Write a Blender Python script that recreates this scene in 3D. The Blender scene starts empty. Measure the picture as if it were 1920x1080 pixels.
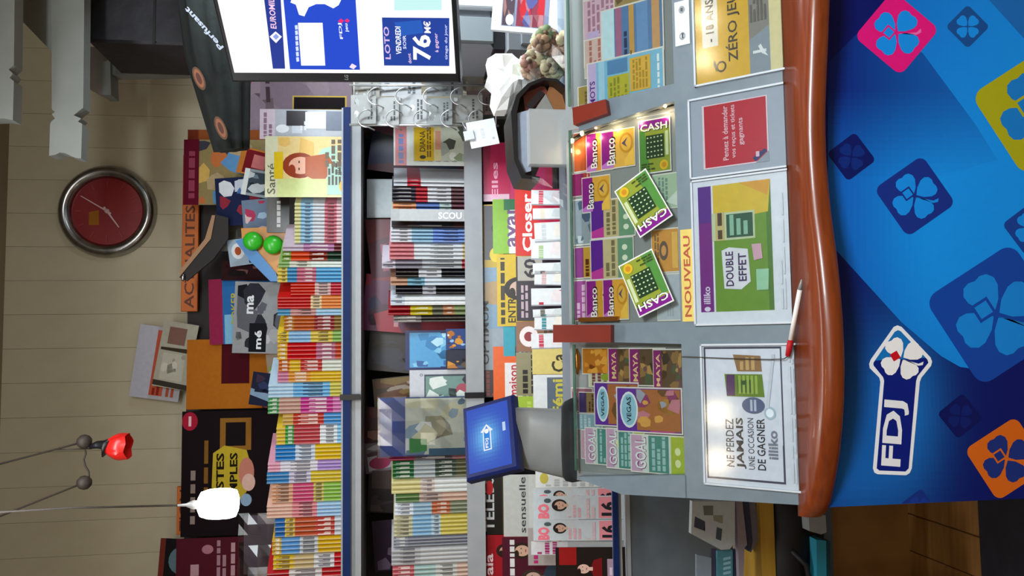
import bpy, math, random
from mathutils import Vector, Matrix

# ------------------------------------------------------------------ camera
sc = bpy.context.scene
FPX = 1500.0                                   # focal length in pixels of the 1920 x 1080 frame
CAM = Vector((0, 0, 1.65))
PITCH, YAW, ROLL = math.radians(8), math.radians(4), math.radians(-0.2)
FWD = Vector((math.sin(YAW)*math.cos(PITCH), math.cos(YAW)*math.cos(PITCH), -math.sin(PITCH)))
RT0 = Vector((math.cos(YAW), -math.sin(YAW), 0))
UP0 = RT0.cross(FWD)
RT = RT0*math.cos(ROLL) + UP0*math.sin(ROLL)
UP = UP0*math.cos(ROLL) - RT0*math.sin(ROLL)
cam_data = bpy.data.cameras.new('camera'); cam_data.sensor_width = 36; cam_data.lens = 36*FPX/1920
cam_data.clip_start = 0.02
cam = bpy.data.objects.new('camera', cam_data); sc.collection.objects.link(cam)
# the phone was held on its side: the world's up points to the left of the frame
cam.matrix_world = Matrix(((-UP.x, RT.x, -FWD.x, CAM.x), (-UP.y, RT.y, -FWD.y, CAM.y), (-UP.z, RT.z, -FWD.z, CAM.z), (0, 0, 0, 1)))
sc.camera = cam

# ------------------------------------------------------------------ light and exposure
sc.view_settings.view_transform = 'Standard'; sc.view_settings.look = 'None'
sc.view_settings.gamma = 1.0; sc.view_settings.use_curve_mapping = False
sc.view_settings.exposure = 0.0
world = bpy.data.worlds.new('world'); sc.world = world; world.use_nodes = True
world.node_tree.nodes['Background'].inputs[0].default_value = (1.0, 0.92, 0.80, 1)
world.node_tree.nodes['Background'].inputs[1].default_value = 0.10

def area_light(name, loc, target, size, power, col, size_y=None):
    d = bpy.data.lights.new(name, 'AREA'); d.energy = power; d.color = col; d.size = size
    if size_y: d.shape = 'RECTANGLE'; d.size_y = size_y
    o = bpy.data.objects.new(name, d); sc.collection.objects.link(o); o.location = loc
    o.rotation_euler = (Vector(target) - Vector(loc)).to_track_quat('-Z', 'Y').to_euler()
    return o
area_light('shop_panel_light', (0.80, -0.25, 2.60), (0.70, 0.55, 0.0), 0.55, 62, (0.88, 0.96, 1.0))
area_light('till_tube_light', (1.45, 1.95, 1.95), (0.75, 2.5, 1.0), 0.2, 27, (0.82, 0.93, 1.0), 0.9)
area_light('aisle_fill_light', (-0.15, 2.0, 2.8), (-0.15, 2.25, 0.0), 1.3, 14, (0.97, 0.98, 1.0), 0.15)  # unseen fill, added to brighten the magazines on the shelves
area_light('back_fill_light', (0.0, -1.3, 2.7), (0.0, 2.5, 2.2), 1.5, 20, (1.0, 0.95, 0.86))  # unseen ambient fill from behind the camera, added for the upper wall

# ------------------------------------------------------------------ helpers
COL = sc.collection
def lin(c): return c/12.92 if c <= 0.04045 else ((c+0.055)/1.055)**2.4
def C(h):
    if isinstance(h, tuple): return h
    h = h.lstrip('#')
    if len(h) == 3: h = ''.join(c*2 for c in h)
    return (lin(int(h[0:2], 16)/255), lin(int(h[2:4], 16)/255), lin(int(h[4:6], 16)/255), 1.0)
def ray(px, py): return FWD + RT*((540-py)/FPX) - UP*((px-960)/FPX)
def at(px, py, Y):
    r = ray(px, py); return CAM + r*(Y/r.y)
def atz(px, py, z):
    r = ray(px, py); return CAM + r*((z-CAM.z)/r.z)
def mat4(O, ex, ey, ez):
    return Matrix(((ex.x, ey.x, ez.x, O.x), (ex.y, ey.y, ez.y, O.y), (ex.z, ey.z, ez.z, O.z), (0, 0, 0, 1)))
class Plane:
    """a flat surface in the room: origin, right, up; uv() gives the point of it behind a pixel"""
    def __init__(s, O, ex, ey):
        s.O = Vector(O); s.ex = Vector(ex).normalized(); ey = Vector(ey); s.ey = (ey - s.ex*ey.dot(s.ex)).normalized(); s.ez = s.ex.cross(s.ey)
        s.M = mat4(s.O, s.ex, s.ey, s.ez)
    def hit(s, px, py, off=0):
        r = ray(px, py); k = (s.O + s.ez*off - CAM).dot(s.ez)/r.dot(s.ez); return CAM + r*k
    def uv(s, px, py, off=0):
        d = s.hit(px, py, off) - s.O; return (d.dot(s.ex), d.dot(s.ey))
    def shifted(s, off): return Plane(s.O + s.ez*off, s.ex, s.ey)
def axes(yaw=0, lean=0, roll=0):
    ex, ey = Vector((1, 0, 0)), Vector((0, 0, 1))
    ez = ex.cross(ey)
    R1 = Matrix.Rotation(math.radians(yaw), 3, 'Z') @ Matrix.Rotation(math.radians(-lean), 3, 'X') @ Matrix.Rotation(math.radians(-roll), 3, 'Y')
    return R1 @ ex, R1 @ ey, R1 @ ez
def facing(O, yaw=0, lean=0, roll=0):
    ex, ey, ez = axes(yaw, lean, roll); return Plane(O, ex, ey)

_txt = {}
def glyphs(s, bold):
    key = (s, bold)
    if key not in _txt:
        cu = bpy.data.curves.new('t', 'FONT'); cu.body = s; cu.resolution_u = 2; cu.offset = bold; cu.fill_mode = 'FRONT'
        ob = bpy.data.objects.new('t', cu); COL.objects.link(ob)
        me = ob.to_mesh()
        vs = [(v.co.x, v.co.y) for v in me.vertices]; fs = [tuple(p.vertices) for p in me.polygons]
        ob.to_mesh_clear(); bpy.data.objects.remove(ob); bpy.data.curves.remove(cu)
        x0 = min(v[0] for v in vs); x1 = max(v[0] for v in vs); y0 = min(v[1] for v in vs); y1 = max(v[1] for v in vs)
        _txt[key] = ([((v[0]-x0)/(x1-x0), (v[1]-y0)/(y1-y0)) for v in vs], fs, (x1-x0)/(y1-y0))
    return _txt[key]

LZ = 0.00014
class MB:
    """collects faces with a colour and a material slot each; build() links them as one mesh object"""
    def __init__(s): s.v = []; s.f = []; s.c = []; s.m = []; s.sm = []
    def add(s, vs, fs, col, m=0, smooth=False):
        b = len(s.v); s.v += [tuple(v) for v in vs]; col = C(col)
        for f in fs: s.f.append(tuple(b+i for i in f)); s.c.append(col); s.m.append(m); s.sm.append(smooth)
        return s
    def box(s, x0, x1, y0, y1, z0, z1, col='#fff', m=0):
        vs = [(x, y, z) for z in (z0, z1) for y in (y0, y1) for x in (x0, x1)]
        return s.add(vs, [(0, 2, 3, 1), (4, 5, 7, 6), (0, 1, 5, 4), (2, 6, 7, 3), (0, 4, 6, 2), (1, 3, 7, 5)], col, m)
    def bbox(s, x0, x1, y0, y1, z0, z1, col='#fff', m=0, b=0.004):
        # a box with its front edges chamfered
        o = [(x0, y0), (x1, y0), (x1, y1), (x0, y1)]; i = [(x0+b, y0+b), (x1-b, y0+b), (x1-b, y1-b), (x0+b, y1-b)]
        vs = [(x, y, z0) for x, y in o] + [(x, y, z1-b) for x, y in o] + [(x, y, z1) for x, y in i]
        fs = [(3, 2, 1, 0), (8, 9, 10, 11)]
        for k in range(4):
            j = (k+1) % 4; fs += [(k, j, j+4, k+4), (k+4, j+4, j+8, k+8)]
        return s.add(vs, fs, col, m)
    def poly(s, pts, col, k=0, z=0.0, m=0):
        a = sum(pts[i][0]*pts[(i+1) % len(pts)][1] - pts[(i+1) % len(pts)][0]*pts[i][1] for i in range(len(pts)))
        if a < 0: pts = pts[::-1]
        return s.add([(p[0], p[1], z+k*LZ) for p in pts], [tuple(range(len(pts)))], col, m)
    def rect(s, x0, y0, x1, y1, col, k=0, z=0.0, m=0): return s.poly([(x0, y0), (x1, y0), (x1, y1), (x0, y1)], col, k, z, m)
    def ell(s, cx, cy, rx, ry, col, k=0, z=0.0, n=20, m=0, rot=0):
        cr, sr = math.cos(rot), math.sin(rot); pts = []
        for i in range(n):
            a = 2*math.pi*i/n; x, y = rx*math.cos(a), ry*math.sin(a); pts.append((cx+x*cr-y*sr, cy+x*sr+y*cr))
        return s.poly(pts, col, k, z, m)
    def prism(s, pts, z0, z1, col, m=0):
        a = sum(pts[i][0]*pts[(i+1) % len(pts)][1] - pts[(i+1) % len(pts)][0]*pts[i][1] for i in range(len(pts)))
        if a < 0: pts = pts[::-1]
        n = len(pts); vs = [(p[0], p[1], z0) for p in pts] + [(p[0], p[1], z1) for p in pts]
        fs = [tuple(range(n))[::-1], tuple(range(n, 2*n))] + [(i, (i+1) % n, n+(i+1) % n, n+i) for i in range(n)]
        return s.add(vs, fs, col, m)
    def text(s, t, x, y, h, col, k=0, z=0.0, w=None, bold=0.02, d=(1, 0), m=0, align='l'):
        vs, fs, asp = glyphs(t, bold)
        w = w or h*asp
        if align == 'c': x -= d[0]*w/2; y -= d[1]*w/2
        n = (-d[1], d[0])
        return s.add([(x+d[0]*a*w+n[0]*b*h, y+d[1]*a*w+n[1]*b*h, z+k*LZ) for a, b in vs], fs, col, m)
    def ptext(s, pl, t, p0, p1, hpx, col, k=0, off=0.0, bold=0.02, m=0):
        a = pl.uv(*p0, off); b = pl.uv(*p1, off); w = math.dist(a, b); d = ((b[0]-a[0])/w, (b[1]-a[1])/w)
        # pixels of height run at right angles to the writing, up the sheet
        L = math.dist(p0, p1); nx, ny = (p1[1]-p0[1])/L, -(p1[0]-p0[0])/L
        c = pl.uv(p0[0]+nx*hpx, p0[1]+ny*hpx, off); h = math.dist(a, c)
        return s.text(t, a[0], a[1], h, col, k, off, w, bold, d, m)
    def tube(s, pts, r, col='#fff', n=8, m=0, caps=True):
        pts = [Vector(p) for p in pts]; rs = r if isinstance(r, (list, tuple)) else [r]*len(pts); vs = []; prev = None
        for i, p in enumerate(pts):
            d = (pts[min(i+1, len(pts)-1)] - pts[max(i-1, 0)]).normalized()
            if prev is None: a = d.orthogonal().normalized()
            else: a = (prev - d*prev.dot(d)).normalized()
            prev = a; b = d.cross(a)
            for j in range(n):
                t = 2*math.pi*j/n; vs.append(p + a*math.cos(t)*rs[i] + b*math.sin(t)*rs[i])
        fs = []
        for i in range(len(pts)-1):
            for j in range(n): fs.append((i*n+j, i*n+(j+1) % n, (i+1)*n+(j+1) % n, (i+1)*n+j))
        if caps: fs += [tuple(range(n))[::-1], tuple(range((len(pts)-1)*n, len(pts)*n))]
        return s.add(vs, fs, col, m, True)
    def lathe(s, prof, col='#fff', n=28, m=0, c=(0, 0, 0), closed=False):
        vs = []
        for r, z in prof:
            for j in range(n):
                t = 2*math.pi*j/n; vs.append((c[0]+r*math.cos(t), c[1]+r*math.sin(t), c[2]+z))
        fs = []; P = len(prof)
        for i in range(P if closed else P-1):
            i2 = (i+1) % P
            for j in range(n): fs.append((i*n+j, i*n+(j+1) % n, i2*n+(j+1) % n, i2*n+j))
        return s.add(vs, fs, col, m, True)
    def ball(s, c, r, col='#fff', n=12, m=0, sc3=(1, 1, 1)):
        pr = []; vs = []
        for i in range(n//2+1):
            t = math.pi*i/(n//2)
            for j in range(n):
                a = 2*math.pi*j/n
                vs.append((c[0]+r*sc3[0]*math.sin(t)*math.cos(a), c[1]+r*sc3[1]*math.sin(t)*math.sin(a), c[2]-r*sc3[2]*math.cos(t)))
        fs = [(i*n+j, i*n+(j+1) % n, (i+1)*n+(j+1) % n, (i+1)*n+j) for i in range(n//2) for j in range(n)]
        return s.add(vs, fs, col, m, True)
    def build(s, name, M=None, parent=None, mats=None):
        me = bpy.data.meshes.new(name); me.from_pydata(s.v, [], s.f)
        ca = me.color_attributes.new('Col', 'FLOAT_COLOR', 'CORNER'); buf = []
        for f, c in zip(s.f, s.c): buf += list(c)*len(f)
        ca.data.foreach_set('color', buf)
        me.polygons.foreach_set('material_index', s.m); me.polygons.foreach_set('use_smooth', s.sm)
        for mt in (mats or [M_print]): me.materials.append(mt)
        me.update()
        return place(bpy.data.objects.new(name, me), M, parent)
W = {}
def place(o, M=None, parent=None):
    COL.objects.link(o); M = M or Matrix.Identity(4); W[o] = M.copy()
    if parent: o.parent = parent; o.matrix_basis = W[parent].inverted() @ M
    else: o.matrix_basis = M
    return o
def thing(name, label, cat, M=None, group=None):
    o = bpy.data.objects.new(name, None); o.empty_display_size = 0.05; place(o, M); return tag(o, label, cat, group)
def tag(o, label, cat, group=None):
    o['label'] = label; o['category'] = cat
    if group: o['group'] = group
    return o
def struct(o): o['kind'] = 'structure'; return o

# ------------------------------------------------------------------ materials
def new_mat(name):
    m = bpy.data.materials.new(name); m.use_nodes = True; nt = m.node_tree
    return m, nt, nt.nodes['Principled BSDF']
def printed(name, rough, spec=0.4, coat=0.0, sat=0.12):
    m, nt, b = new_mat(name); a = nt.nodes.new('ShaderNodeVertexColor'); a.layer_name = 'Col'
    n = nt.nodes.new('ShaderNodeTexNoise'); n.inputs['Scale'].default_value = 60; n.inputs['Detail'].default_value = 3
    tc = nt.nodes.new('ShaderNodeTexCoord'); nt.links.new(tc.outputs['Object'], n.inputs['Vector'])
    mp = nt.nodes.new('ShaderNodeMapRange'); mp.inputs[3].default_value = 1-sat; mp.inputs[4].default_value = 1+sat
    nt.links.new(n.outputs['Fac'], mp.inputs[0])
    mx = nt.nodes.new('ShaderNodeVectorMath'); mx.operation = 'SCALE'
    nt.links.new(a.outputs['Color'], mx.inputs[0]); nt.links.new(mp.outputs[0], mx.inputs['Scale'])
    nt.links.new(mx.outputs[0], b.inputs['Base Color'])
    b.inputs['Roughness'].default_value = rough; b.inputs['Specular IOR Level'].default_value = spec; b.inputs['Coat Weight'].default_value = coat
    b.inputs['Coat Roughness'].default_value = 0.08
    return m
M_print = printed('printed_paper', 0.5)
M_gloss = printed('glossy_print', 0.28, 0.5)
M_panel = printed('laminated_panel', 0.4, 0.12, 0, 0.04)
M_matte = printed('matte_print', 0.75, 0.08)
M_film = printed('print_under_film', 0.35, 0.5, 1.0)
M_plain = printed('painted_plain', 0.55, 0.35, 0, 0.05)
def noisy(name, c1, c2, scale, rough, metal=0.0, bump=0.0, stretch=(1, 1, 1), coat=0.0, spec=0.5):
    m, nt, b = new_mat(name); n = nt.nodes.new('ShaderNodeTexNoise'); n.inputs['Scale'].default_value = scale; n.inputs['Detail'].default_value = 6
    tc = nt.nodes.new('ShaderNodeTexCoord'); mp = nt.nodes.new('ShaderNodeMapping'); mp.inputs['Scale'].default_value = stretch
    nt.links.new(tc.outputs['Object'], mp.inputs[0]); nt.links.new(mp.outputs[0], n.inputs['Vector'])
    r = nt.nodes.new('ShaderNodeValToRGB'); r.color_ramp.elements[0].color = C(c1); r.color_ramp.elements[1].color = C(c2)
    r.color_ramp.elements[0].position = 0.3; r.color_ramp.elements[1].position = 0.7
    nt.links.new(n.outputs['Fac'], r.inputs[0]); nt.links.new(r.outputs[0], b.inputs['Base Color'])
    b.inputs['Roughness'].default_value = rough; b.inputs['Metallic'].default_value = metal; b.inputs['Coat Weight'].default_value = coat
    b.inputs['Specular IOR Level'].default_value = spec
    if bump:
        bp = nt.nodes.new('ShaderNodeBump'); bp.inputs['Strength'].default_value = bump; bp.inputs['Distance'].default_value = 0.01
        nt.links.new(n.outputs['Fac'], bp.inputs['Height']); nt.links.new(bp.outputs[0], b.inputs['Normal'])
    return m
M_wall = noisy('beige_painted_boards', '#b3a88e', '#bab096', 9, 0.7, bump=0.05)
M_ceil = noisy('ceiling_paint', '#8d8069', '#95876f', 5, 0.8)
M_white = noisy('white_paint', '#7c807c', '#868a86', 8, 0.6)
M_wood = noisy('varnished_wood', '#6e2c0e', '#853a14', 7, 0.3, stretch=(1, 14, 14), coat=0.12)
M_cap = noisy('red_brown_wood', '#6c1c0a', '#7c220d', 9, 0.35)
M_floor = noisy('oak_floor', '#84592c', '#a2743c', 4, 0.5, stretch=(1, 12, 1))
M_grey = noisy('grey_lacquer', '#6a7883', '#72808a', 30, 0.34, spec=0.45)
M_kick = noisy('dim_grey_metal', '#56606a', '#606a73', 20, 0.5)
M_shelf = noisy('grey_shelf_metal', '#9b9ea3', '#a5a8ab', 20, 0.45)
M_blue = noisy('blue_price_rail', '#0a2354', '#0c285e', 12, 0.6, spec=0.25)
M_dark = noisy('dark_back_panel', '#1c1618', '#241d1e', 10, 0.7)
M_black = noisy('black_plastic', '#0c0c10', '#131318', 30, 0.4)
M_navy = noisy('navy_plastic', '#0e1d58', '#122263', 30, 0.4)
M_mgrey = noisy('grey_plastic', '#8a8e91', '#94989a', 20, 0.35)
M_chrome = noisy('brushed_steel', '#8a8a8c', '#b0b0b0', 25, 0.25, 1.0)
M_wire = noisy('white_wire', '#c4c4c6', '#d2d2d2', 10, 0.3, 0.6)
M_red = noisy('clock_red', '#7a0c12', '#841016', 15, 0.35)
M_green = noisy('dark_green_fabric', '#020705', '#050f0b', 30, 0.9, bump=0.3)
M_case = noisy('black_leatherette', '#17161d', '#24232c', 14, 0.55, bump=0.3)
M_cable = noisy('dark_cable', '#2b241d', '#3a3128', 40, 0.6)
M_gold = noisy('warm_brass', '#b06a24', '#d08a3a', 12, 0.25, 0.8)
M_yellow = noisy('yellow_pine', '#a9812c', '#bd9234', 6, 0.5, stretch=(1, 10, 10))
def clear(name, tint, gloss=0.12, rough=0.05):
    m = bpy.data.materials.new(name); m.use_nodes = True; nt = m.node_tree; nt.nodes.remove(nt.nodes['Principled BSDF'])
    out = nt.nodes['Material Output']; t = nt.nodes.new('ShaderNodeBsdfTransparent'); t.inputs[0].default_value = C(tint)
    g = nt.nodes.new('ShaderNodeBsdfGlossy'); g.inputs['Roughness'].default_value = rough
    fr = nt.nodes.new('ShaderNodeFresnel'); fr.inputs[0].default_value = 1.45
    mx = nt.nodes.new('ShaderNodeMixShader'); ad = nt.nodes.new('ShaderNodeMath'); ad.operation = 'ADD'; ad.inputs[1].default_value = gloss; ad.use_clamp = True
    nt.links.new(fr.outputs[0], ad.inputs[0]); nt.links.new(ad.outputs[0], mx.inputs[0]); nt.links.new(t.outputs[0], mx.inputs[1]); nt.links.new(g.outputs[0], mx.inputs[2])
    nt.links.new(mx.outputs[0], out.inputs[0]); return m
M_glass = clear('display_glass', '#f8faf9', 0.0, 0.02)
M_acryl = clear('acrylic_pocket', '#f4f6f8', 0.0, 0.12)
M_film2 = clear('crinkled_film', '#eceff2', 0.04, 0.24)
M_frost, _nt, _b = new_mat('frosted_acrylic'); _b.inputs['Base Color'].default_value = C('#d4dadd'); _b.inputs['Alpha'].default_value = 0.42; _b.inputs['Roughness'].default_value = 0.4
M_gedge = noisy('green_glass_edge', '#3f5f52', '#4d7060', 20, 0.2)
def glow(name, col, s):
    m = bpy.data.materials.new(name); m.use_nodes = True; nt = m.node_tree; b = nt.nodes['Principled BSDF']
    b.inputs['Emission Color'].default_value = C(col); b.inputs['Emission Strength'].default_value = s; b.inputs['Base Color'].default_value = C(col); return m
M_bulb = glow('halogen_bulb', '#ffe7bb', 60)
M_lamp = glow('white_lamp_glass', '#fffdf4', 14)
M_led = glow('warm_led', '#ffdf9e', 12)
def screen(name, s):
    m, nt, b = new_mat(name); a = nt.nodes.new('ShaderNodeVertexColor'); a.layer_name = 'Col'
    nt.links.new(a.outputs[0], b.inputs['Emission Color']); b.inputs['Emission Strength'].default_value = s
    b.inputs['Base Color'].default_value = (0.01, 0.01, 0.01, 1); b.inputs['Roughness'].default_value = 0.25; return m
M_tv = screen('television_picture', 1.15)
M_mon = screen('small_display_picture', 0.9)

# ------------------------------------------------------------------ printing: simple drawing lists in fractions of the sheet
def draw(mb, w, h, ops, k0=1, z=0.0, m=0, seed=1, x0=None, y0=0.0):
    rnd = random.Random(seed); X0 = -w/2 if x0 is None else x0
    X = lambda x: X0 + x*w
    Y = lambda y: y0 + y*h
    for i, op in enumerate(ops):
        k = k0+i; t = op[0]
        if t == 'r': mb.rect(X(op[1]), Y(op[2]), X(op[3]), Y(op[4]), op[5], k, z, m)
        elif t == 'e': mb.ell(X(op[1]), Y(op[2]), op[3]*w, op[4]*h, op[5], k, z, 18, m)
        elif t == 'p': mb.poly([(X(a), Y(b)) for a, b in op[1]], op[2], k, z, m)
        elif t == 't': mb.text(op[4], X(op[1]), Y(op[2]), op[3]*h, op[5], k, z, (op[6]*w if len(op) > 6 else None), op[7] if len(op) > 7 else 0.02, m=m)
        elif t == 'ph':
            a0, b0, a1, b1, cols, n = op[1:7]
            mb.rect(X(a0), Y(b0), X(a1), Y(b1), cols[0], k, z, m)
            for j in range(n):
                cx, cy = rnd.uniform(a0, a1), rnd.uniform(b0, b1); rr = rnd.uniform(0.08, 0.28); pts = []; q = rnd.randint(5, 8); ph = rnd.random()*6
                for u in range(q):
                    a = ph + 2*math.pi*u/q; e = rr*rnd.uniform(0.5, 1.1)
                    pts.append((X(min(a1, max(a0, cx+e*math.cos(a)*(a1-a0)))), Y(min(b1, max(b0, cy+e*math.sin(a)*(b1-b0))))))
                mb.poly(pts, rnd.choice(cols[1:] or cols), k+0.06*j, z, m)
        elif t == 'l':
            a0, b0, a1, b1, n, col = op[1:7]; dh = (b1-b0)/n
            for j in range(n):
                a = a0
                while a < a1 - 0.02:
                    e = min(a1, a + rnd.uniform(0.06, 0.2)); mb.rect(X(a), Y(b0+dh*(j+0.2)), X(e), Y(b0+dh*(j+0.8)), col, k, z, m); a = e + 0.03
                    if rnd.random() < 0.12: break
        elif t == 'f':        # head and shoulders: centre of the face, width, hair, skin, clothes
            cx, cy, s, hair, skin, cl = op[1:7]; r = w/h
            mb.ell(X(cx), Y(cy+s*0.06*r), s*0.62*w, s*0.80*w, hair, k, z, 20, m)
            mb.poly([(X(cx-s*1.0), Y(cy-s*1.7*r)), (X(cx-s*0.8), Y(cy-s*0.95*r)), (X(cx-s*0.2), Y(cy-s*0.7*r)), (X(cx+s*0.2), Y(cy-s*0.7*r)), (X(cx+s*0.8), Y(cy-s*0.95*r)), (X(cx+s*1.0), Y(cy-s*1.7*r))], cl, k+0.2, z, m)
            mb.rect(X(cx-s*0.16), Y(cy-s*0.85*r), X(cx+s*0.16), Y(cy-s*0.3*r), skin, k+0.3, z, m)
            mb.ell(X(cx), Y(cy), s*0.42*w, s*0.56*w, skin, k+0.4, z, 20, m)
            for sx in (-1, 1): mb.ell(X(cx+sx*s*0.17), Y(cy+s*0.08*r), s*0.07*w, s*0.035*w, '#2a1a16', k+0.5, z, 8, m)
            mb.ell(X(cx), Y(cy-s*0.28*r), s*0.13*w, s*0.045*w, '#a8383c', k+0.5, z, 10, m)
            mb.ell(X(cx-s*0.25), Y(cy+s*0.42*r), s*0.3*w, s*0.18*w, hair, k+0.6, z, 12, m)

FOOT = {}
def px_sheet(x0, x1, y0, y1, Y, lean=0, roll=0, yaw=0):
    """plane and size of an upright sheet: x0/x1 top and bottom, y0/y1 right and left in pixels, foot at depth Y"""
    ym = (y0+y1)/2
    O = at(x1, ym, Y)
    if x1 in FOOT: O.z = FOOT[x1]              # stands on this shelf
    pl = facing(O, yaw, lean)
    w = abs(pl.uv((x0+x1)/2, y0)[0] - pl.uv((x0+x1)/2, y1)[0]); h = pl.uv(x0, ym)[1]
    if roll:
        c = O + pl.ey*h/2; ex, ey, ez = axes(yaw, lean, roll); pl = Plane(c - ey*h/2, ex, ey)
    return pl, w, h
GROUP_MAG = None
def magazine(name, label, cat, pl, w, h, t, bg, ops, seed=1, pages='#cfc9bd', mat=None, group=None, part='cover'):
    """a block of pages with a printed cover on its front"""
    mb = MB().box(-w/2+0.001, w/2-0.002, 0.001, h-0.001, -t, -0.0006, pages)
    o = tag(mb.build(name, pl.M, None, [M_print]), label, cat, group)
    c = MB().box(-w/2, w/2, 0, h, -0.0006, 0, bg); draw(c, w, h, ops, seed=seed)
    c.build(part, pl.M, o, [mat or M_gloss])
    return o
def px_mag(name, label, x0, x1, y0, y1, Y, bg, ops, lean=4, roll=0, yaw=0, t=0.006, cat='magazine', **kw):
    pl, w, h = px_sheet(x0, x1, y0, y1, Y, lean, roll, yaw)
    return magazine(name, label, cat, pl, w, h, t, bg, ops, **kw)

# ================================================================== the room
WALL_Y, CEIL_Z = 3.40, 3.19
wall = struct(MB().box(-2.4, 3.0, WALL_Y, WALL_Y+0.1, 0, CEIL_Z+0.05).build('wall_back', None, None, [M_wall]))
plank = None; xx = -2.35
while xx < 2.9:                                # painted boards, narrow joints between them
    if plank is None:
        plank = MB().bbox(-0.0669, 0.0669, 0, CEIL_Z, -0.004, 0.014, b=0.0008).build('plank', facing((xx, WALL_Y, 0)).M, wall, [M_wall])
        plank.location = (xx, WALL_Y, 0)
    else:
        p = plank.copy(); COL.objects.link(p); p.location = (xx, WALL_Y, 0)
    xx += 0.1345
struct(MB().box(-2.4, 3.0, -1.6, WALL_Y+0.1, CEIL_Z, CEIL_Z+0.08).build('ceiling', None, None, [M_ceil]))
floor = struct(MB().box(-2.4, 3.0, -1.6, WALL_Y+0.1, -0.05, -0.012).build('floor', None, None, [M_floor]))
b0 = None; xx = -2.3
while xx < -0.2:                               # floor boards on the open side of the counter
    if b0 is None: b0 = MB().bbox(-0.058, 0.058, -1.55, WALL_Y, -0.03, 0.0, b=0.002).build('floor_board', Matrix.Translation((xx, 0, 0)), floor, [M_floor])
    else:
        b = b0.copy(); COL.objects.link(b); b.location.x = xx
    xx += 0.119
struct(MB().box(-2.5, -2.4, -1.6, WALL_Y+0.1, 0, CEIL_Z).build('wall_left', None, None, [M_wall]))
struct(MB().box(3.0, 3.1, -1.6, WALL_Y+0.1, 0, CEIL_Z).build('wall_right', None, None, [M_wall]))
struct(MB().box(-2.4, 3.0, -1.7, -1.6, 0, CEIL_Z).build('wall_front', None, None, [M_wall]))
tag(MB().bbox(-1.75, -0.42, 1.25, 2.13, 0.0, 0.014, '#17120f', b=0.01).build('door_mat', None, None, [M_case]), 'dark mat on the wooden floor left of the counter', 'mat')

# ================================================================== counter
SL = math.radians(48)
Z0, Y0 = 0.876, 1.50                           # foot of the sloping display
SLOPE = Plane((0, Y0, Z0), (1, 0, 0), (0, math.cos(SL), math.sin(SL)))
T_MID, T_TOP = 0.235, 0.498
XL = SLOPE.uv(1500, 947)[0]; XR = 1.30
S = SLOPE.uv
counter = thing('lottery_counter', 'shop counter with sloping ticket display, wavy wooden ledge and blue front panel', 'counter', Matrix.Translation((0.4, 1.6, 0)))
SM = SLOPE.M
# grey frame
xl_mid = S(1288, 936)[0]
MB().prism([(XL, 0), (XR, 0), (XR, T_MID), (S(1288, 934)[0], T_MID)], -0.028, 0, '#fff').build('lower_board', SM, counter, [M_grey])
MB().prism([S(1288, 934), S(1287, 891), S(1083, 894), S(1087, 899), S(1166, 927)], -0.03, 0, '#fff').build('frame_side', SM, counter, [M_grey])
MB().prism([S(1120, 607), (S(1276, 603)[0], T_MID), (S(1284, 645)[0], T_MID), S(1120, 641)], -0.03, 0, '#fff').build('divider', SM, counter, [M_grey])
MB().prism([S(1085, 198), (S(1263, 157)[0], T_MID), (S(1267, 189)[0], T_MID), S(1085, 247)], -0.03, 0, '#fff').build('divider', SM, counter, [M_grey])
MB().box(xl_mid+0.012, XR, T_MID-0.02, T_TOP+0.03, -0.045, -0.030, '#8b8f90').build('display_bed', SM, counter, [M_plain])
# wooden caps on the dividers
capP = SLOPE.shifted(0.018)
MB().prism([capP.uv(1037, 609), capP.uv(1145, 609), capP.uv(1145, 642), capP.uv(1037, 642)], -0.06, 0, '#fff').build('wood_cap', capP.M, counter, [M_cap])
MB().prism([capP.uv(1073, 202), capP.uv(1135, 186), capP.uv(1139, 212), capP.uv(1075, 234)], -0.06, 0, '#fff').build('wood_cap', capP.M, counter, [M_cap])
# panes over the three bays, with their green cut edge on top
for (a, b) in ((S(1180, 892)[0], S(1180, 645)[0]), (S(1180, 605)[0], S(1180, 222)[0]), (S(1180, 174)[0], XR)):
    pn = MB().box(a, b, T_MID-0.005, T_TOP+0.004, -0.012, -0.008).build('glass_pane', SM, counter, [M_glass])
    MB().box(a, b, T_TOP+0.004, T_TOP+0.010, -0.013, -0.007).build('pane_edge', SM, pn, [M_gedge])
# body: left side, back, top deck
st = Vector((0, Y0+math.cos(SL)*T_TOP, Z0+math.sin(SL)*T_TOP))
YB, ZT = 2.18, 1.205
side = [(YB, 0), (YB, ZT), (st.y+0.02, ZT), (st.y-0.035, st.z-0.06), (Y0, Z0-0.03), (Y0-0.02, 0)]
MB().prism(side, 0, 0.02, '#fff').build('side_panel', mat4(Vector((xl_mid+0.01, 0, 0)), Vector((0, 1, 0)), Vector((0, 0, 1)), Vector((1, 0, 0))), counter, [M_grey])
MB().box(xl_mid+0.03, XR, st.y+0.05, YB, ZT-0.03, ZT).build('top_deck', None, counter, [M_grey])
MB().box(xl_mid+0.03, XR, YB-0.02, YB, 0, ZT-0.03).build('back_panel', None, counter, [M_grey])
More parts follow.
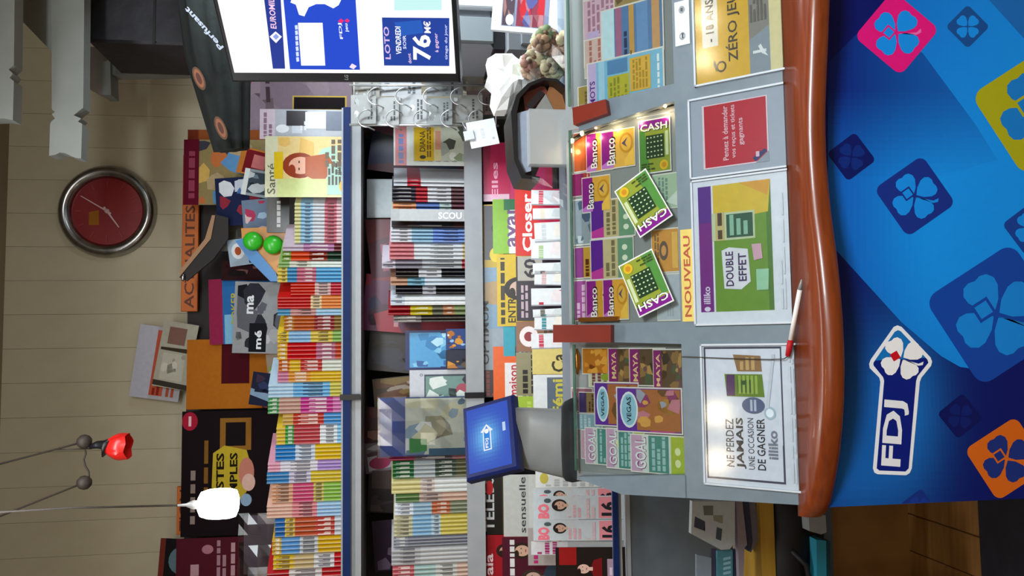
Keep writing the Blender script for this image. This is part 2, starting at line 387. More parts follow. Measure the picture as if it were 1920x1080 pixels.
# the wavy wooden ledge
EDGE = [(-120, 1566), (0, 1561), (100, 1557), (200, 1553), (250, 1553), (300, 1555), (350, 1559), (400, 1564), (450, 1571), (500, 1577), (550, 1582), (600, 1586),
        (650, 1588), (700, 1589), (750, 1588), (800, 1585), (850, 1580), (900, 1572), (940, 1563), (958, 1556), (968, 1545)]
zb = Z0-0.046; prof = []
for y, x in EDGE:
    q = atz(x, y, zb); prof.append((q.x, q.y))
prof[0] = (XR, prof[0][1])
rows = []; TH = 0.044
sect = [(0.0, 1.0), (-0.010, 1.0), (-0.0035, 0.93), (0.004, 0.75), (0.006, 0.45), (0.003, 0.15), (-0.006, 0.0)]
vs = []
for X_, Yf in prof:
    vs.append((X_, Y0+0.005, Z0-TH)); vs.append((X_, Y0+0.005, Z0+0.001))
    for dy, f in sect[1:]: vs.append((X_, Yf-dy-0.0 if dy >= 0 else Yf-dy, Z0-TH+TH*f))
n = 2+len(sect)-1; fs = []
for i in range(len(prof)-1):
    for j in range(n): fs.append((i*n+j, i*n+(j+1) % n, (i+1)*n+(j+1) % n, (i+1)*n+j))
fs.append(tuple(range(n))); fs.append(tuple(range((len(prof)-1)*n, len(prof)*n))[::-1])
lg = MB(); lg.add(vs, fs[:-2], '#fff', 0, True); lg.add([vs[i] for i in fs[-2]], [tuple(range(n))], '#fff'); lg.add([vs[i] for i in fs[-1]], [tuple(range(n))], '#fff'); lg.build('wooden_ledge', None, counter, [M_wood])

# printed front panel
FP = facing((0, 1.462, 0)); P = FP.uv
xl0 = P(1600, 949)[0]; fx1 = XR; fz0, fz1 = 0.03, 0.835
fp = MB().box(xl0, fx1, fz0, fz1, -0.02, 0, '#0b2a86')
def blue(px, py):
    """printed ground of the panel: navy with lighter sweeps"""
    g = lambda cx, cy, sx, sy: math.exp(-(((px-cx)/sx)**2 + ((py-cy)/sy)**2))
    base = [0.003, 0.009, 0.13]
    for cx, cy, sx, sy, w in ((1690, 770, 75, 165, 0.72), (1600, 900, 80, 90, 0.40), (1600, 760, 50, 150, 0.15)):
        e = g(cx, cy, sx, sy)*w; base = [a+(b-a)*e for a, b in zip(base, (0.012, 0.22, 0.74))]
    return (base[0], base[1], base[2], 1)
NX, NY = 110, 90
def px_of(x, z):
    d = Vector((x, FP.O.y, z)) - CAM; q = d.dot(FWD); return (960 - FPX*d.dot(UP)/q, 540 - FPX*d.dot(RT)/q)
for i in range(NX):
    for j in range(NY):
        xa, xb = xl0+(fx1-xl0)*(i/NX), xl0+(fx1-xl0)*((i+1)/NX)
        za, zb2 = fz0+(fz1-fz0)*j/NY, fz0+(fz1-fz0)*(j+1)/NY
        fp.rect(xa, za, xb, zb2, blue(*px_of((xa+xb)/2, (za+zb2)/2)), 1)
def lerp3(a, b, t): t = max(0.0, min(1.0, t)); return (a[0]+(b[0]-a[0])*t, a[1]+(b[1]-a[1])*t, a[2]+(b[2]-a[2])*t, 1)
def sky(px, py):
    e = math.exp(-(((px-1760)/150)**2 + ((py-420)/280)**2)); return lerp3((0.005, 0.10, 0.50), (0.006, 0.29, 0.88), 0.55*(px-1570)/230 + 0.6*e)
def mid(px, py): return lerp3(lerp3((0.003, 0.016, 0.19), (0.005, 0.13, 0.52), (px-1565)/270)[:3], sky(px, py)[:3], (py-170)/170)
def clip_half(pts, a, b):
    """keep the part of a polygon left of the line a-b"""
    out = []; n = len(pts); sd = lambda p: (b[0]-a[0])*(p[1]-a[1])-(b[1]-a[1])*(p[0]-a[0])
    for i in range(n):
        p, q = pts[i], pts[(i+1) % n]; s, t = sd(p), sd(q)
        if s >= 0: out.append(p)
        if s*t < 0: k = s/(s-t); out.append((p[0]+(q[0]-p[0])*k, p[1]+(q[1]-p[1])*k))
    return out
def tone_zone(region, colf, k, stp=12):
    """a convex printed patch (pixel corners) whose ink runs softly from tone to tone"""
    ar = sum(region[i][0]*region[(i+1) % len(region)][1]-region[(i+1) % len(region)][0]*region[i][1] for i in range(len(region)))
    if ar < 0: region = region[::-1]
    x0, x1 = int(min(p[0] for p in region)), int(max(p[0] for p in region)); y0, y1 = int(min(p[1] for p in region)), int(max(p[1] for p in region))
    for xi in range(x0, x1, stp):
        for yi in range(y0, y1, stp):
            c = [(xi, yi), (xi+stp, yi), (xi+stp, yi+stp), (xi, yi+stp)]
            for i in range(len(region)):
                c = clip_half(c, region[i], region[(i+1) % len(region)])
                if len(c) < 3: break
            if len(c) > 2: fp.poly([P(*q) for q in c], colf(xi+stp/2, yi+stp/2), k)
BIG = [(1552, 118), (1612, 58), (1730, -70), (1990, -420), (1990, 500), (1905, 640), (1868, 682), (1835, 693), (1800, 688), (1765, 668), (1690, 604), (1600, 505), (1552, 452)]
tone_zone(BIG, sky, 2)
tone_zone([(1552, 118), (1612, 58), (1640, 30), (1730, 100), (1830, 235), (1870, 300), (1760, 330), (1640, 330), (1552, 330)], mid, 3)
tone_zone([(1845, -10), (1990, 150), (1990, -260), (1860, -60)], lambda x, y: (0.010, 0.14, 0.48, 1), 3)
def clover(mb, pl, c, size, ang, col, petal, k, square=True, stem=None, core=None, sq_pts=None):
    """four-leaf emblem in a diamond; size = half diagonal in pixels, ang turns it"""
    def put(pts, c_, k_):
        pts = clip_half(pts, (xl0+.001, 10), (xl0+.001, -10)); 
        if len(pts) > 2: mb.poly(pts, c_, k_)
    def w(x, y):
        ca, sa = math.cos(ang), math.sin(ang); return pl.uv(c[0]+size*(x*ca-y*sa), c[1]+size*(x*sa+y*ca))
    if square:
        pts = []
        for i in range(4):                       # rounded diamond
            a = math.pi/2*i; cx, cy = 0.80*math.cos(a), 0.80*math.sin(a)
            for j in range(-3, 4):
                b = a + j*math.pi/12; pts.append(w(cx+0.2*math.cos(b), cy+0.2*math.sin(b)))
        put(pts, col, k)
    for i in range(4):                           # heart-shaped leaves pointing at the corners
        a = math.pi/4 + math.pi/2*i; pts = []
        for (r, t) in ((0.05, 0), (0.18, -0.15), (0.36, -0.255), (0.48, -0.265), (0.58, -0.20), (0.61, -0.10), (0.585, 0.0), (0.61, 0.10), (0.58, 0.20), (0.48, 0.265), (0.36, 0.255), (0.18, 0.15)):
            pts.append(w(r*math.cos(a-math.pi/4*0)-t*math.sin(a), r*math.sin(a)+t*math.cos(a)))
        put(pts, petal, k+1)
    if square and size > 60:                    # little house line in the upper leaf
        put([w(-.40, -.03), w(-.20, -.23), w(.0, -.03), w(-.20, .17)], col, k+2); put([w(-.34, -.03), w(-.20, -.17), w(-.06, -.03), w(-.20, .11)], petal, k+3)
    if stem: mb.poly([w(0.02, 0.02), w(0.5, 0.03), w(0.62, -0.06), w(0.62, 0.04), w(0.5, 0.09)], stem, k+1)
    if core: mb.poly([w(-0.36, -0.02), w(-0.2, -0.18), w(-0.04, -0.02), w(-0.2, 0.14)], core, k+2)
LB, MBL, NV = (0.007, 0.27, 0.84, 1), (0.010, 0.15, 0.45, 1), (0.010, 0.03, 0.22, 1)
A45 = math.radians(8)
clover(fp, FP, (1681, 62), 74, math.radians(-5), '#e0187f', LB, 4, stem='#e86ab0')
clover(fp, FP, (1814, 50), 38, math.radians(0), (0.008, 0.075, 0.30, 1), LB, 4)
clover(fp, FP, (1596, 294), 43, math.radians(8), (0.003, 0.010, 0.12, 1), (0.004, 0.025, 0.20, 1), 4)
clover(fp, FP, (1715, 368), 72, math.radians(10), (0.008, 0.03, 0.25, 1), LB, 4, stem=LB)
clover(fp, FP, (1945, 205), 118, math.radians(12), '#a9a81c', (0.008, 0.20, 0.62, 1), 4)
clover(fp, FP, (1932, 428), 50, math.radians(8), (0.008, 0.05, 0.30, 1), LB, 4)
clover(fp, FP, (1868, 590), 128, math.radians(12), (0.006, 0.06, 0.38, 1), (0.008, 0.24, 0.74, 1), 4, stem=(0.012, 0.18, 0.5, 1))
clover(fp, FP, (1800, 780), 40, math.radians(6), (0.003, 0.008, 0.10, 1), (0.004, 0.014, 0.15, 1), 4)
clover(fp, FP, (1887, 860), 75, math.radians(12), '#d4661c', (0.012, 0.03, 0.20, 1), 4)
clover(fp, FP, (1722, 950), 32, math.radians(8), (0.008, 0.03, 0.22, 1), (0.009, 0.04, 0.28, 1), 4)
# white arrow-shaped badge with letters and emblem
def badge(mb, pl, pts, col, k, shrink, cen):
    mb.poly([pl.uv(cen[0]+(x-cen[0])*shrink[0], cen[1]+(y-cen[1])*shrink[1]) for x, y in pts], col, k)
BP = [(1682, 610), (1690, 613), (1744, 670), (1747, 678), (1745, 686), (1727, 708), (1724, 716), (1709, 878), (1705, 887), (1698, 891), (1645, 889), (1639, 886), (1636, 878), (1650, 716), (1648, 708), (1630, 690), (1629, 682), (1632, 674), (1675, 613)]
badge(fp, FP, BP, '#eef2fa', 8, (1, 1), (1684, 770))
INN = [(1683, 619), (1688, 621), (1738, 674), (1740, 680), (1720, 705), (1717, 714), (1703, 878), (1697, 884), (1648, 882), (1643, 878), (1657, 714), (1655, 707), (1637, 685), (1637, 680), (1677, 622)]
fp.poly([P(*p) for p in INN], '#0b1f7c', 9)
fp.poly([P(*p) for p in [(1683, 619), (1688, 621), (1735, 671), (1640, 676), (1677, 622)]], '#1573c0', 10)
clover(fp, FP, (1690, 672), 66, math.radians(14), '#fff', '#f4f4f8', 11, square=False, stem='#e8ecf4', core='#c81824')
fp.ptext(FP, 'FDJ', (1698, 876), (1704, 753), 47, '#eceff6', 12, bold=0.03)
fp.build('front_panel', FP.M, counter, [M_panel])
MB().box(xl0, xl0+0.018, 0.03, 0.83, -0.03, -0.0202).build('panel_edge', FP.M, counter, [M_black])

# ================================================================== notices on the lower board (each sheet lies in a clear pocket)
def quad_px(pl, x0, x1, y0, y1, off=0): return [pl.uv(x1, y1, off), pl.uv(x1, y0, off), pl.uv(x0, y0, off), pl.uv(x0, y1, off)]
def rect_of(pl, x0, x1, y0, y1):
    """true rectangle on the plane fitted to a pixel box: x0/x1 upper and lower, y0/y1 right and left"""
    q = quad_px(pl, x0, x1, y0, y1); xa = (q[0][0]+q[3][0])/2; xb = (q[1][0]+q[2][0])/2; ya = (q[0][1]+q[1][1])/2; yb = (q[2][1]+q[3][1])/2
    return xa, xb, ya, yb
def notice(name, label, box, bg, drawf, pocket=None, thick=0.0012, lift=0.001, mat=None):
    xa, xb, ya, yb = rect_of(SLOPE, *box)
    M = SM @ Matrix.Translation((xa, ya, lift))
    t = tag(MB().box(0, xb-xa, 0, yb-ya, 0, thick, bg).build(name, M, None, [mat or M_print]), label, 'sign' if name != 'poster' else 'poster')
    pr = MB(); drawf(pr, xb-xa, yb-ya); pr.build('print', M @ Matrix.Translation((0, 0, thick)), t, [mat or M_print])
    if pocket and name == 'notice' and bg == '#f0d8dc':
        pa, pb, pc, pd = rect_of(SLOPE, *pocket); MB().box(pa-xa, pb-xa, pc-ya, pd-ya, -lift+.0002, -.0002, '#aeb6bf').build('lightening_sheet', M, t, [M_plain])  # light grey sheet added to brighten the ground of this pocket
    if pocket:
        pa, pb, pc, pd = rect_of(SLOPE, *pocket); e = 0.004
        MB().bbox(pa-xa, pb-xa, pc-ya, pd-ya, thick+0.0025, thick+0.0045, b=0.001).build('acrylic_pocket', M, t, [M_acryl])
        rm = MB()
        for r in ((pa-xa, pa-xa+e, pc-ya, pd-ya), (pb-xa-e, pb-xa, pc-ya, pd-ya), (pa-xa, pb-xa, pd-ya-e, pd-ya)): rm.box(r[0], r[1], r[2], r[3], -lift+0.0003, thick+0.0055, '#c3cad2')
        rm.build('pocket_rim', M, t, [M_plain])
    return t
def D(ops, seed=1):
    return lambda mb, w, h: draw(mb, w, h, ops, k0=1, seed=seed, x0=0)
CASHMINI = [('r', .0, 0, 1, 1, '#e8e6d8')]
notice('notice', 'yellow minors warning sheet on the right end of the counter slope', (1302, 1464, -210, 147), '#e2b32c',
       D([('r', 0, 0, 1, .14, '#e6d9a0'), ('r', .18, .14, 1, .37, '#8f8a80'), ('p', [(0, .14), (.24, .14), (.18, .37), (0, .37)], '#8f9aa0'), ('r', 0.19, .73, .50, .92, '#ece8dc'),
          ('t', .215, .775, .10, '- 18 ANS', '#2c2620', .23, .02), ('t', .09, .47, .17, 'ZÉRO JEU', '#2a251c', .36, .012), ('e', .075, .70, .03, .06, '#3c3010'), ('e', .075, .70, .02, .04, '#e2b32c'), ('p', [(.05, .76), (.10, .80), (.12, .78), (.07, .74)], '#4a3c14'),
          ('r', .105, .18, .12, .33, '#eeeeea'), ('p', [(.08, .16), (.11, .20), (.15, .24), (.14, .27), (.10, .23)], '#eeeeea'), ('l', .27, .16, .98, .36, 5, '#6d675c')]),
       pocket=(1298, 1467, -215, 150), mat=M_print)
notice('notice', 'red reminder card with white lettering in a grey pocket beside the yellow sheet', (1318, 1441, 189, 311), '#f0d8dc',
       D([('p', [(.03, .02), (.10, .02), (.985, .02), (.985, .97), (.02, .97), (.02, .2)], '#c2122c'), ('p', [(.0, .0), (.16, .0), (.0, .2)], '#9aa3ab'), ('p', [(.02, .2), (.16, .02), (.20, .06), (.08, .24)], '#2a2f6a'), ('r', .09, .14, .17, .19, '#eec8d4'),
          ('t', .10, .60, .085, 'Pensez à demander', '#f2c6cc', .84, .015), ('t', .12, .475, .085, 'vos reçus et tickets', '#f2c6cc', .82, .015), ('t', .30, .35, .085, 'gagnants', '#f2c6cc', .42, .015)]),
       pocket=(1293, 1474, 172, 327))
notice('poster', 'green and purple scratch card poster on white in the middle of the counter slope', (1303, 1481, 330, 607), '#e9ecef',
       D([('r', .085, .80, .955, .945, '#7a1580'), ('r', .70, .80, .955, .945, '#5a1f8a'), ('r', .085, .17, .955, .78, '#6f9a22'), ('r', .085, .17, .955, .22, '#4f7f20'), ('p', [(.70, .78), (.955, .78), (.955, .17), (.74, .2), (.72, .5)], '#e0bf2e'), ('p', [(.85, .2), (.955, .17), (.955, .5)], '#e2a52e'),
          ('r', .57, .34, .76, .80, '#c9d6a8'), ('r', .585, .36, .745, .64, '#20553a'), ('l', .60, .40, .74, .62, 3, '#8fc0a0'), ('r', .57, .66, .765, .76, '#cdbb78'), ('l', .58, .67, .76, .75, 1, '#4d3a20'),
          ('t', .14, .835, .075, 'illiko', '#ecdcf0', .12, .02), ('e', .105, .87, .016, .034, '#ecdcf0'),
          ('p', [(.24, .68), (.5, .70), (.52, .62), (.50, .42), (.28, .40), (.23, .5)], '#e6e6e6'), ('t', .255, .575, .085, 'DOUBLE', '#43265a', .235, .025), ('t', .285, .44, .085, 'EFFET', '#43265a', .19, .025),
          ('p', [(.42, .36), (.53, .38), (.53, .28), (.43, .27)], '#d7a9b4'), ('p', [(.22, .34), (.36, .34), (.36, .21), (.22, .22)], '#8fbf9c'), ('l', .09, .04, .9, .10, 2, '#c9ced4')], 3),
       pocket=(1300, 1483, 328, 609))
notice('poster', 'white dark-framed poster about never missing a win on the counter slope, left end', (1321, 1499, 646, 912), '#eceef2',
       D([('r', .035, .155, .985, .985, '#4d4a5a'), ('r', .05, .175, .97, .965, '#eef0f6'), ('r', .3, .17, .97, .2, '#eef0f6'),
          ('t', .13, .68, .085, 'NE PERDEZ', '#3a3a46', .34, .01), ('t', .12, .555, .10, 'JAMAIS', '#26262f', .36, .028), ('t', .12, .465, .065, 'UNE OCCASION', '#3a3a46', .36, .006), ('t', .12, .35, .085, 'DE GAGNER', '#2a2a36', .36, .014), ('t', .20, .22, .10, 'illiko', '#8a8c96', .2, .03),
          ('p', [(.63, .74), (.79, .76), (.79, .36), (.63, .34)], '#6f8f22'), ('r', .635, .65, .785, .74, '#5a2c66'), ('r', .66, .46, .75, .62, '#2f5a22'), ('l', .65, .40, .78, .62, 5, '#a9c050'), ('p', [(.81, .62), (.93, .66), (.92, .37), (.81, .36)], '#a07848'), ('l', .82, .42, .91, .6, 3, '#d8b070'),
          ('e', .57, .46, .058, .12, '#5d6a8c'), ('l', .53, .42, .61, .5, 2, '#c6cede'), ('e', .52, .29, .045, .06, '#b8ccd4'), ('e', .52, .29, .03, .04, '#e4ecf0'), ('p', [(.55, .30), (.93, .22), (.93, .25), (.56, .33)], '#c4cad2'), ('l', .05, .03, .9, .09, 2, '#cdd2da')], 5),
       pocket=(1318, 1502, 644, 915))
nv = notice('strip_label', 'yellow strip reading NOUVEAU above the green poster', (1278, 1301, 430, 603), '#d9bf62', lambda mb, w, h: mb.text('NOUVEAU', w*.05, h*.22, h*.56, '#a8482c', 1, 0, w*.88, .02), lift=0.0006)
sw = notice('sticker', 'small white sticker with two dark symbols above the yellow sheet', (1266, 1293, 2, 85), '#dfe7ee',
            D([('e', .2, .5, .09, .22, '#8f9499'), ('e', .2, .5, .05, .12, '#dfe7ee'), ('e', .8, .5, .09, .22, '#8f9499'), ('r', .15, .42, .27, .55, '#4b4f55'), ('r', .76, .42, .84, .58, '#4b4f55')]), lift=0.0006)

# pen on its cord, resting on the ledge
p0 = atz(1503, 522, Z0+0.03); p1 = SLOPE.hit(1482, 640, 0.012); p2 = SLOPE.hit(1477, 668, 0.012)
p0 = atz(1503, 524, Z0+0.008)
pen = thing('pen', 'red and white pen on a dark cord lying across the wooden ledge', 'pen', Matrix.Translation(p0))
d = (p1-p0)
MB().tube([p0, p0+d*0.16], [0.0012, 0.0045], n=10).build('tip', None, pen, [M_mgrey])
MB().tube([p0+d*0.16, p0+d*0.98], [0.0045, 0.0048], n=10, col='#f2ece8').build('barrel', None, pen, [M_plain])
MB().tube([p0+d*0.98, p1+(p2-p1)*0.3, p2], [0.0055, 0.0062, 0.005], n=10, col='#b3101c').build('cap', None, pen, [M_plain])
cd = [p2, SLOPE.hit(1470, 673, 0.012), SLOPE.hit(1445, 674, 0.010), SLOPE.hit(1400, 673, 0.0085), SLOPE.hit(1340, 671, 0.0085), SLOPE.hit(1290, 669, 0.006), SLOPE.hit(1278, 669, 0.003)]
MB().tube(cd, 0.0011, n=6).build('cord', None, pen, [M_cable])

# ================================================================== tickets under the glass
BED = SLOPE.shifted(-0.0295)
tk_n = [0]
def ticket(label, c, top, w, h, bg, ops, z=0.001, seed=1, group=None, plane=None, curl=0):
    """c: centre pixel, top: image direction of its upper edge, w and h in metres"""
    pl = plane or BED; tk_n[0] += 1
    a = pl.uv(*c); L = math.hypot(*top); b = pl.uv(c[0]+top[0]/L*20, c[1]+top[1]/L*20); up = Vector((b[0]-a[0], b[1]-a[1])).normalized()
    ey = pl.ex*up.x + pl.ey*up.y; ex = ey.cross(pl.ez); O = pl.O + pl.ex*a[0] + pl.ey*a[1] + pl.ez*z - ey*h/2
    mb = MB().box(-w/2, w/2, 0, h, 0, 0.0006, '#e4e4e0')
    draw(mb, w, h, [('r', .03, .025, .97, .975, bg)] + ops, k0=1, z=0.0006, seed=seed)
    return tag(mb.build('scratch_card', mat4(O, ex, ey, pl.ez), None, [M_gloss]), label, 'scratch card', group)
def cash_ops():
    o = [('r', .03, .025, .97, .80, '#8d9a34'), ('p', [(.03, .025), (.35, .025), (.2, .8), (.03, .8)], '#4f8a3c'), ('r', .03, .84, .97, .975, '#7c1486'), ('t', .08, .775, .13, 'CASH', '#1d2a18', .86, .03), ('t', .07, .785, .13, 'CASH', '#eef0ea', .84, .018),
         ('r', .24, .27, .80, .70, '#1c3a1e'), ('r', .84, .3, .93, .74, '#c7d3a8'), ('e', .78, .13, .13, .09, '#d8b026'), ('e', .78, .13, .07, .05, '#c88a20'), ('l', .08, .06, .5, .2, 3, '#3d4a1c')]
    for i in range(5):
        for j in range(5): o.append(('e', .30+.11*i, .31+.085*j, .028, .014, '#b9cfa4'))
    return o
def shows(title, bg, band, tcol, pics, extra=None):
    return [('r', .03, .74, .97, .975, band), ('t', .10, .78, .14, title, tcol, .78, .02), ('ph', .06, .05, .94, .72, pics, 14)] + (extra or [])
# rows by the lower edge first, later rows lie over them
def upr(label, x0, x1, y0, y1, bg, ops, z, seed=1, group=None, deep=None):
    """an upright ticket: x0 visible top edge, x1 its foot"""
    xa, xb, ya, yb = rect_of(BED, x0, x1, y0, y1)
    w, h = xb-xa, yb-ya
    cx, cy = (xa+xb)/2, (ya+yb)/2
    O = BED.O + BED.ex*cx + BED.ey*ya + BED.ez*z
    mb = MB().box(-w/2, w/2, 0, h, 0, 0.0006, '#e2ded6'); draw(mb, w, h, [('r', .03, .02, .97, .98, bg)] + ops, k0=1, z=0.0006, seed=seed)
    return tag(mb.build('scratch_card', mat4(O, BED.ex, BED.ey, BED.ez), None, [M_gloss]), label, 'scratch card', group)
BAN = lambda: [('r', .03, .62, .97, .98, '#8a1a86'), ('p', [(.03, .62), (.3, .62), (.12, .98), (.03, .98)], '#c47ad0'), ('t', .12, .56, .24, 'Banco', '#1c140c', .72, .03), ('t', .10, .58, .24, 'Banco', '#f4f0ea', .70, .015), ('e', .62, .25, .26, .2, '#c98f2a'), ('e', .62, .25, .2, .15, '#e2b347'), ('p', [(.5, .22), (.62, .38), (.76, .2), (.62, .28)], '#5a4a6a'), ('p', [(.03, .02), (.5, .02), (.2, .3), (.03, .3)], '#f0c050')]
LST = lambda g: [('r', .03, .70, .97, .98, '#5a1f92'), ('p', [(.03, .7), (.3, .7), (.2, .98), (.03, .98)], '#c23a9a'), ('l', .08, .40, .95, .66, 2, '#7a7050'), ('r', .03, .02, .97, .36, g), ('e', .25, .2, .07, .06, '#dfe9d0'), ('e', .5, .2, .07, .06, '#dfe9d0'), ('e', .75, .2, .07, .06, '#dfe9d0')]
# middle bay
upr('reddish scratch card in the top right corner of the middle bay', 1076, 1118, 246, 322, '#b0402c', [('r', .03, .5, .97, .98, '#b8582e'), ('p', [(.5, .02), (.97, .02), (.97, .5)], '#9a2060')], .001, 2)
upr('orange scratch card with black script, right column of the middle bay', 1100, 1150, 247, 322, '#e0963a', BAN(), .002, 3)
upr('yellow scratch card with white script and dark star, beside the upright green card', 1128, 1192, 243, 316, '#e3b14c', BAN(), .003, 4)
upr('red sliver of a scratch card left of the reddish corner card', 1074, 1108, 324, 368, '#a33a3a', [('r', .03, .4, .97, .98, '#8a2460'), ('l', .1, .1, .9, .35, 2, '#d8a090')], .001, 5)
upr('yellow scratch card with black script below the red sliver', 1092, 1146, 330, 398, '#dba63c', BAN(), .002, 6)
upr('blue grey picture scratch card at the top of the middle bay', 1076, 1118, 372, 460, '#8d9ba6', [('ph', .05, .05, .95, .95, ['#93a0aa', '#5d7488', '#c3ccd0', '#b08a8a', '#4a5d78'], 12)], .001, 7)
upr('purple banded list scratch card, upper of two pale green ones', 1108, 1192, 372, 446, '#cbb98a', LST('#6d9a7a'), .002, 8)
upr('purple and yellow scratch card left of the blue grey one', 1078, 1120, 462, 522, '#c79a3a', [('r', .03, .6, .97, .98, '#8a3a86'), ('l', .06, .3, .95, .56, 1, '#5a2a10')], .001, 9)
upr('purple banded list scratch card, lower of two pale green ones', 1108, 1190, 446, 524, '#c9ba8c', LST('#69977a'), .0025, 10)
upr('pink and purple scratch card in the top left corner of the middle bay', 1078, 1122, 524, 602, '#b0508a', [('r', .03, .45, .97, .98, '#9a4a90'), ('l', .08, .5, .9, .95, 2, '#d8b0d0'), ('r', .03, .02, .97, .4, '#7a2a80')], .001, 11)
upr('purple banded card with black script in the left column of the middle bay', 1100, 1150, 524, 602, '#d29a36', BAN(), .002, 12)
upr('golden scratch card with white script next to the wooden cap', 1132, 1180, 522, 600, '#e2a63c', BAN(), .003, 13)
upr('orange card with grey symbols behind the loose green cards', 1222, 1274, 428, 512, '#d99a4a', [('e', .5, .55, .22, .16, '#6a5a50'), ('e', .5, .55, .12, .09, '#d9a060'), ('r', .1, .05, .9, .25, '#e8b860'), ('l', .1, .7, .9, .9, 2, '#8a6a4a')], .001, 14)
upr('pale blank card under the lower loose green card', 1232, 1278, 512, 602, '#b9c2cb', [('l', .1, .3, .9, .6, 3, '#a2adb8')], .001, 15)
upr('pale green card edge under the upright green card', 1224, 1274, 325, 392, '#a9c2a6', [('l', .1, .4, .9, .8, 3, '#6f8f86'), ('p', [(.05, .05), (.5, .05), (.2, .5)], '#d0dcd0')], .001, 16)
ticket('upright green number-grid card at the right edge of the middle bay', (1229, 274), (-3, -100), .078, .125, '#8d9a34', cash_ops(), .0045)
LOOSE = SLOPE.shifted(0.0)
ticket('loose green number-grid card tilted on the glass, right one', (1206, 381), (58, 102), .090, .128, '#8d9a34', cash_ops(), .0012, plane=LOOSE)
ticket('loose green number-grid card tilted on the glass, left one beside the yellow strip', (1211, 531), (46, 110), .090, .128, '#8d9a34', cash_ops(), .0012, plane=LOOSE)
# left bay
MAY = lambda t: [('r', .03, .72, .97, .98, '#84206e'), ('t', .12, .76, .13, t, '#e6c88a', .76, .015), ('ph', .05, .04, .95, .70, ['#5a4632', '#8a6a40', '#3a2f26', '#b08a50', '#6a4a50', '#4a5a40'], 16)]
upr('golden scratch card below the wooden cap in the left bay', 1092, 1142, 652, 702, '#c07a26', [('ph', .05, .05, .95, .9, ['#b8701f', '#e0a040', '#8a4a16', '#d89030'], 10)], .001, 21)
upr('small pale green card at the upper right of the left bay', 1104, 1150, 694, 726, '#c8ccb0', [('l', .1, .2, .9, .9, 3, '#7a3a4a'), ('e', .6, .3, .2, .2, '#8aa030')], .001, 22)
upr('purple banded jungle card, uppermost of three', 1141, 1205, 652, 718, '#5a4632', MAY('MAYA'), .002, 23)
upr('purple banded jungle card, middle of three', 1181, 1250, 652, 724, '#5a4632', MAY('MAYA'), .003, 24)
upr('purple banded jungle card, lowest of three', 1226, 1282, 654, 734, '#5a4632', MAY('MAYA'), .004, 25)
upr('dim pink scratch card at the far top of the left bay', 1072, 1112, 727, 772, '#8a5a6a', [('ph', .05, .05, .95, .95, ['#8a5a6a', '#5a3a5a', '#a08a70'], 6)], .001, 26)
upr('dim brown scratch card beside the dim pink one', 1086, 1122, 735, 775, '#8a7048', [('r', .03, .6, .97, .98, '#3a2a5a'), ('l', .1, .2, .9, .5, 2, '#4a3020')], .0015, 27)
VEG = lambda: [('p', [(.03, .3), (.3, .98), (.03, .98)], '#6a2a9a'), ('r', .03, .70, .97, .98, '#5f2f9a'), ('p', [(.03, .5), (.25, .3), (.03, .1)], '#b83a9a'), ('ph', .06, .03, .95, .68, ['#a8683a', '#d8a050', '#8a3a6a', '#c07a8a', '#6a4a2a', '#9aa0b0'], 14), ('e', .5, .8, .40, .14, '#dfe9ee'), ('e', .5, .8, .35, .115, '#8fc2d8'), ('t', .22, .765, .07, 'VEGAS', '#14202a', .56, .02)]
upr('oval badged purple casino card, rear one of two', 1116, 1200, 716, 800, '#7a3a8a', VEG(), .0045, 28)
upr('oval badged purple casino card, front one of two', 1158, 1282, 726, 812, '#7a3a8a', VEG(), .0055, 29)
GOA = lambda: [('r', .03, .78, .97, .98, '#c9a2c0'), ('t', .08, .70, .2, 'GOAL', '#7a1a6a', .84, .04), ('t', .1, .71, .2, 'GOAL', '#e8ecec', .8, .015), ('r', .03, .3, .97, .66, '#4a8a80'), ('l', .08, .34, .95, .62, 3, '#9ac0c0'), ('r', .03, .02, .97, .26, '#a4b83a'), ('e', .3, .14, .1, .05, '#dfe6b0'), ('e', .6, .14, .1, .05, '#dfe6b0')]
upr('blue edged card at the left of the left bay', 1082, 1130, 776, 806, '#7fa4b4', [('l', .1, .1, .9, .9, 5, '#b8ccd4')], .001, 30)
upr('pale pink card edge at the far left of the left bay', 1090, 1140, 806, 862, '#c9a0b4', [('l', .1, .2, .9, .9, 4, '#e0d0d8')], .0012, 31)
upr('white and green goal card, rearmost of three', 1098, 1170, 802, 872, '#cfd8d4', GOA(), .0025, 32)
upr('white and green goal card, middle of three', 1138, 1210, 803, 880, '#cfd8d4', GOA(), .0035, 33)
upr('white and green goal card, nearest of three', 1184, 1288, 815, 888, '#cfd8d4', GOA(), .0045, 34)
# right bay
GRD = [('r', .05, .05, .95, .95, '#6fb0d4'), ('p', [(.05, .4), (.6, .95), (.05, .95)], '#c3b4e0'), ('r', .30, .32, .86, .72, '#c9b62e'), ('l', .33, .36, .83, .68, 4, '#8a9a3a'), ('r', .10, .05, .40, .30, '#d3e6ee'), ('l', .1, .76, .9, .86, 1, '#35506a')]
def side_ticket(label, x0, x1, y0, y1, bg, ops, z, seed): return upr(label, x0, x1, y0, y1, bg, ops, z, seed)
side_ticket('pink striped card at the top of the right bay', 1094, 1170, -10, 120, '#d8b4c4', [('l', .05, .1, .95, .9, 7, '#a87a94'), ('r', .1, .6, .5, .9, '#c4b0d8')], .001, 41)
side_ticket('pale red patterned card beside the blue striped card', 1096, 1180, 66, 140, '#d4b8b0', [('l', .05, .1, .95, .9, 8, '#b4706a')], .0015, 42)
side_ticket('olive card edge behind the right wooden cap', 1084, 1140, 158, 200, '#a08a48', [('l', .1, .2, .9, .8, 3, '#6a5a30')], .001, 43)
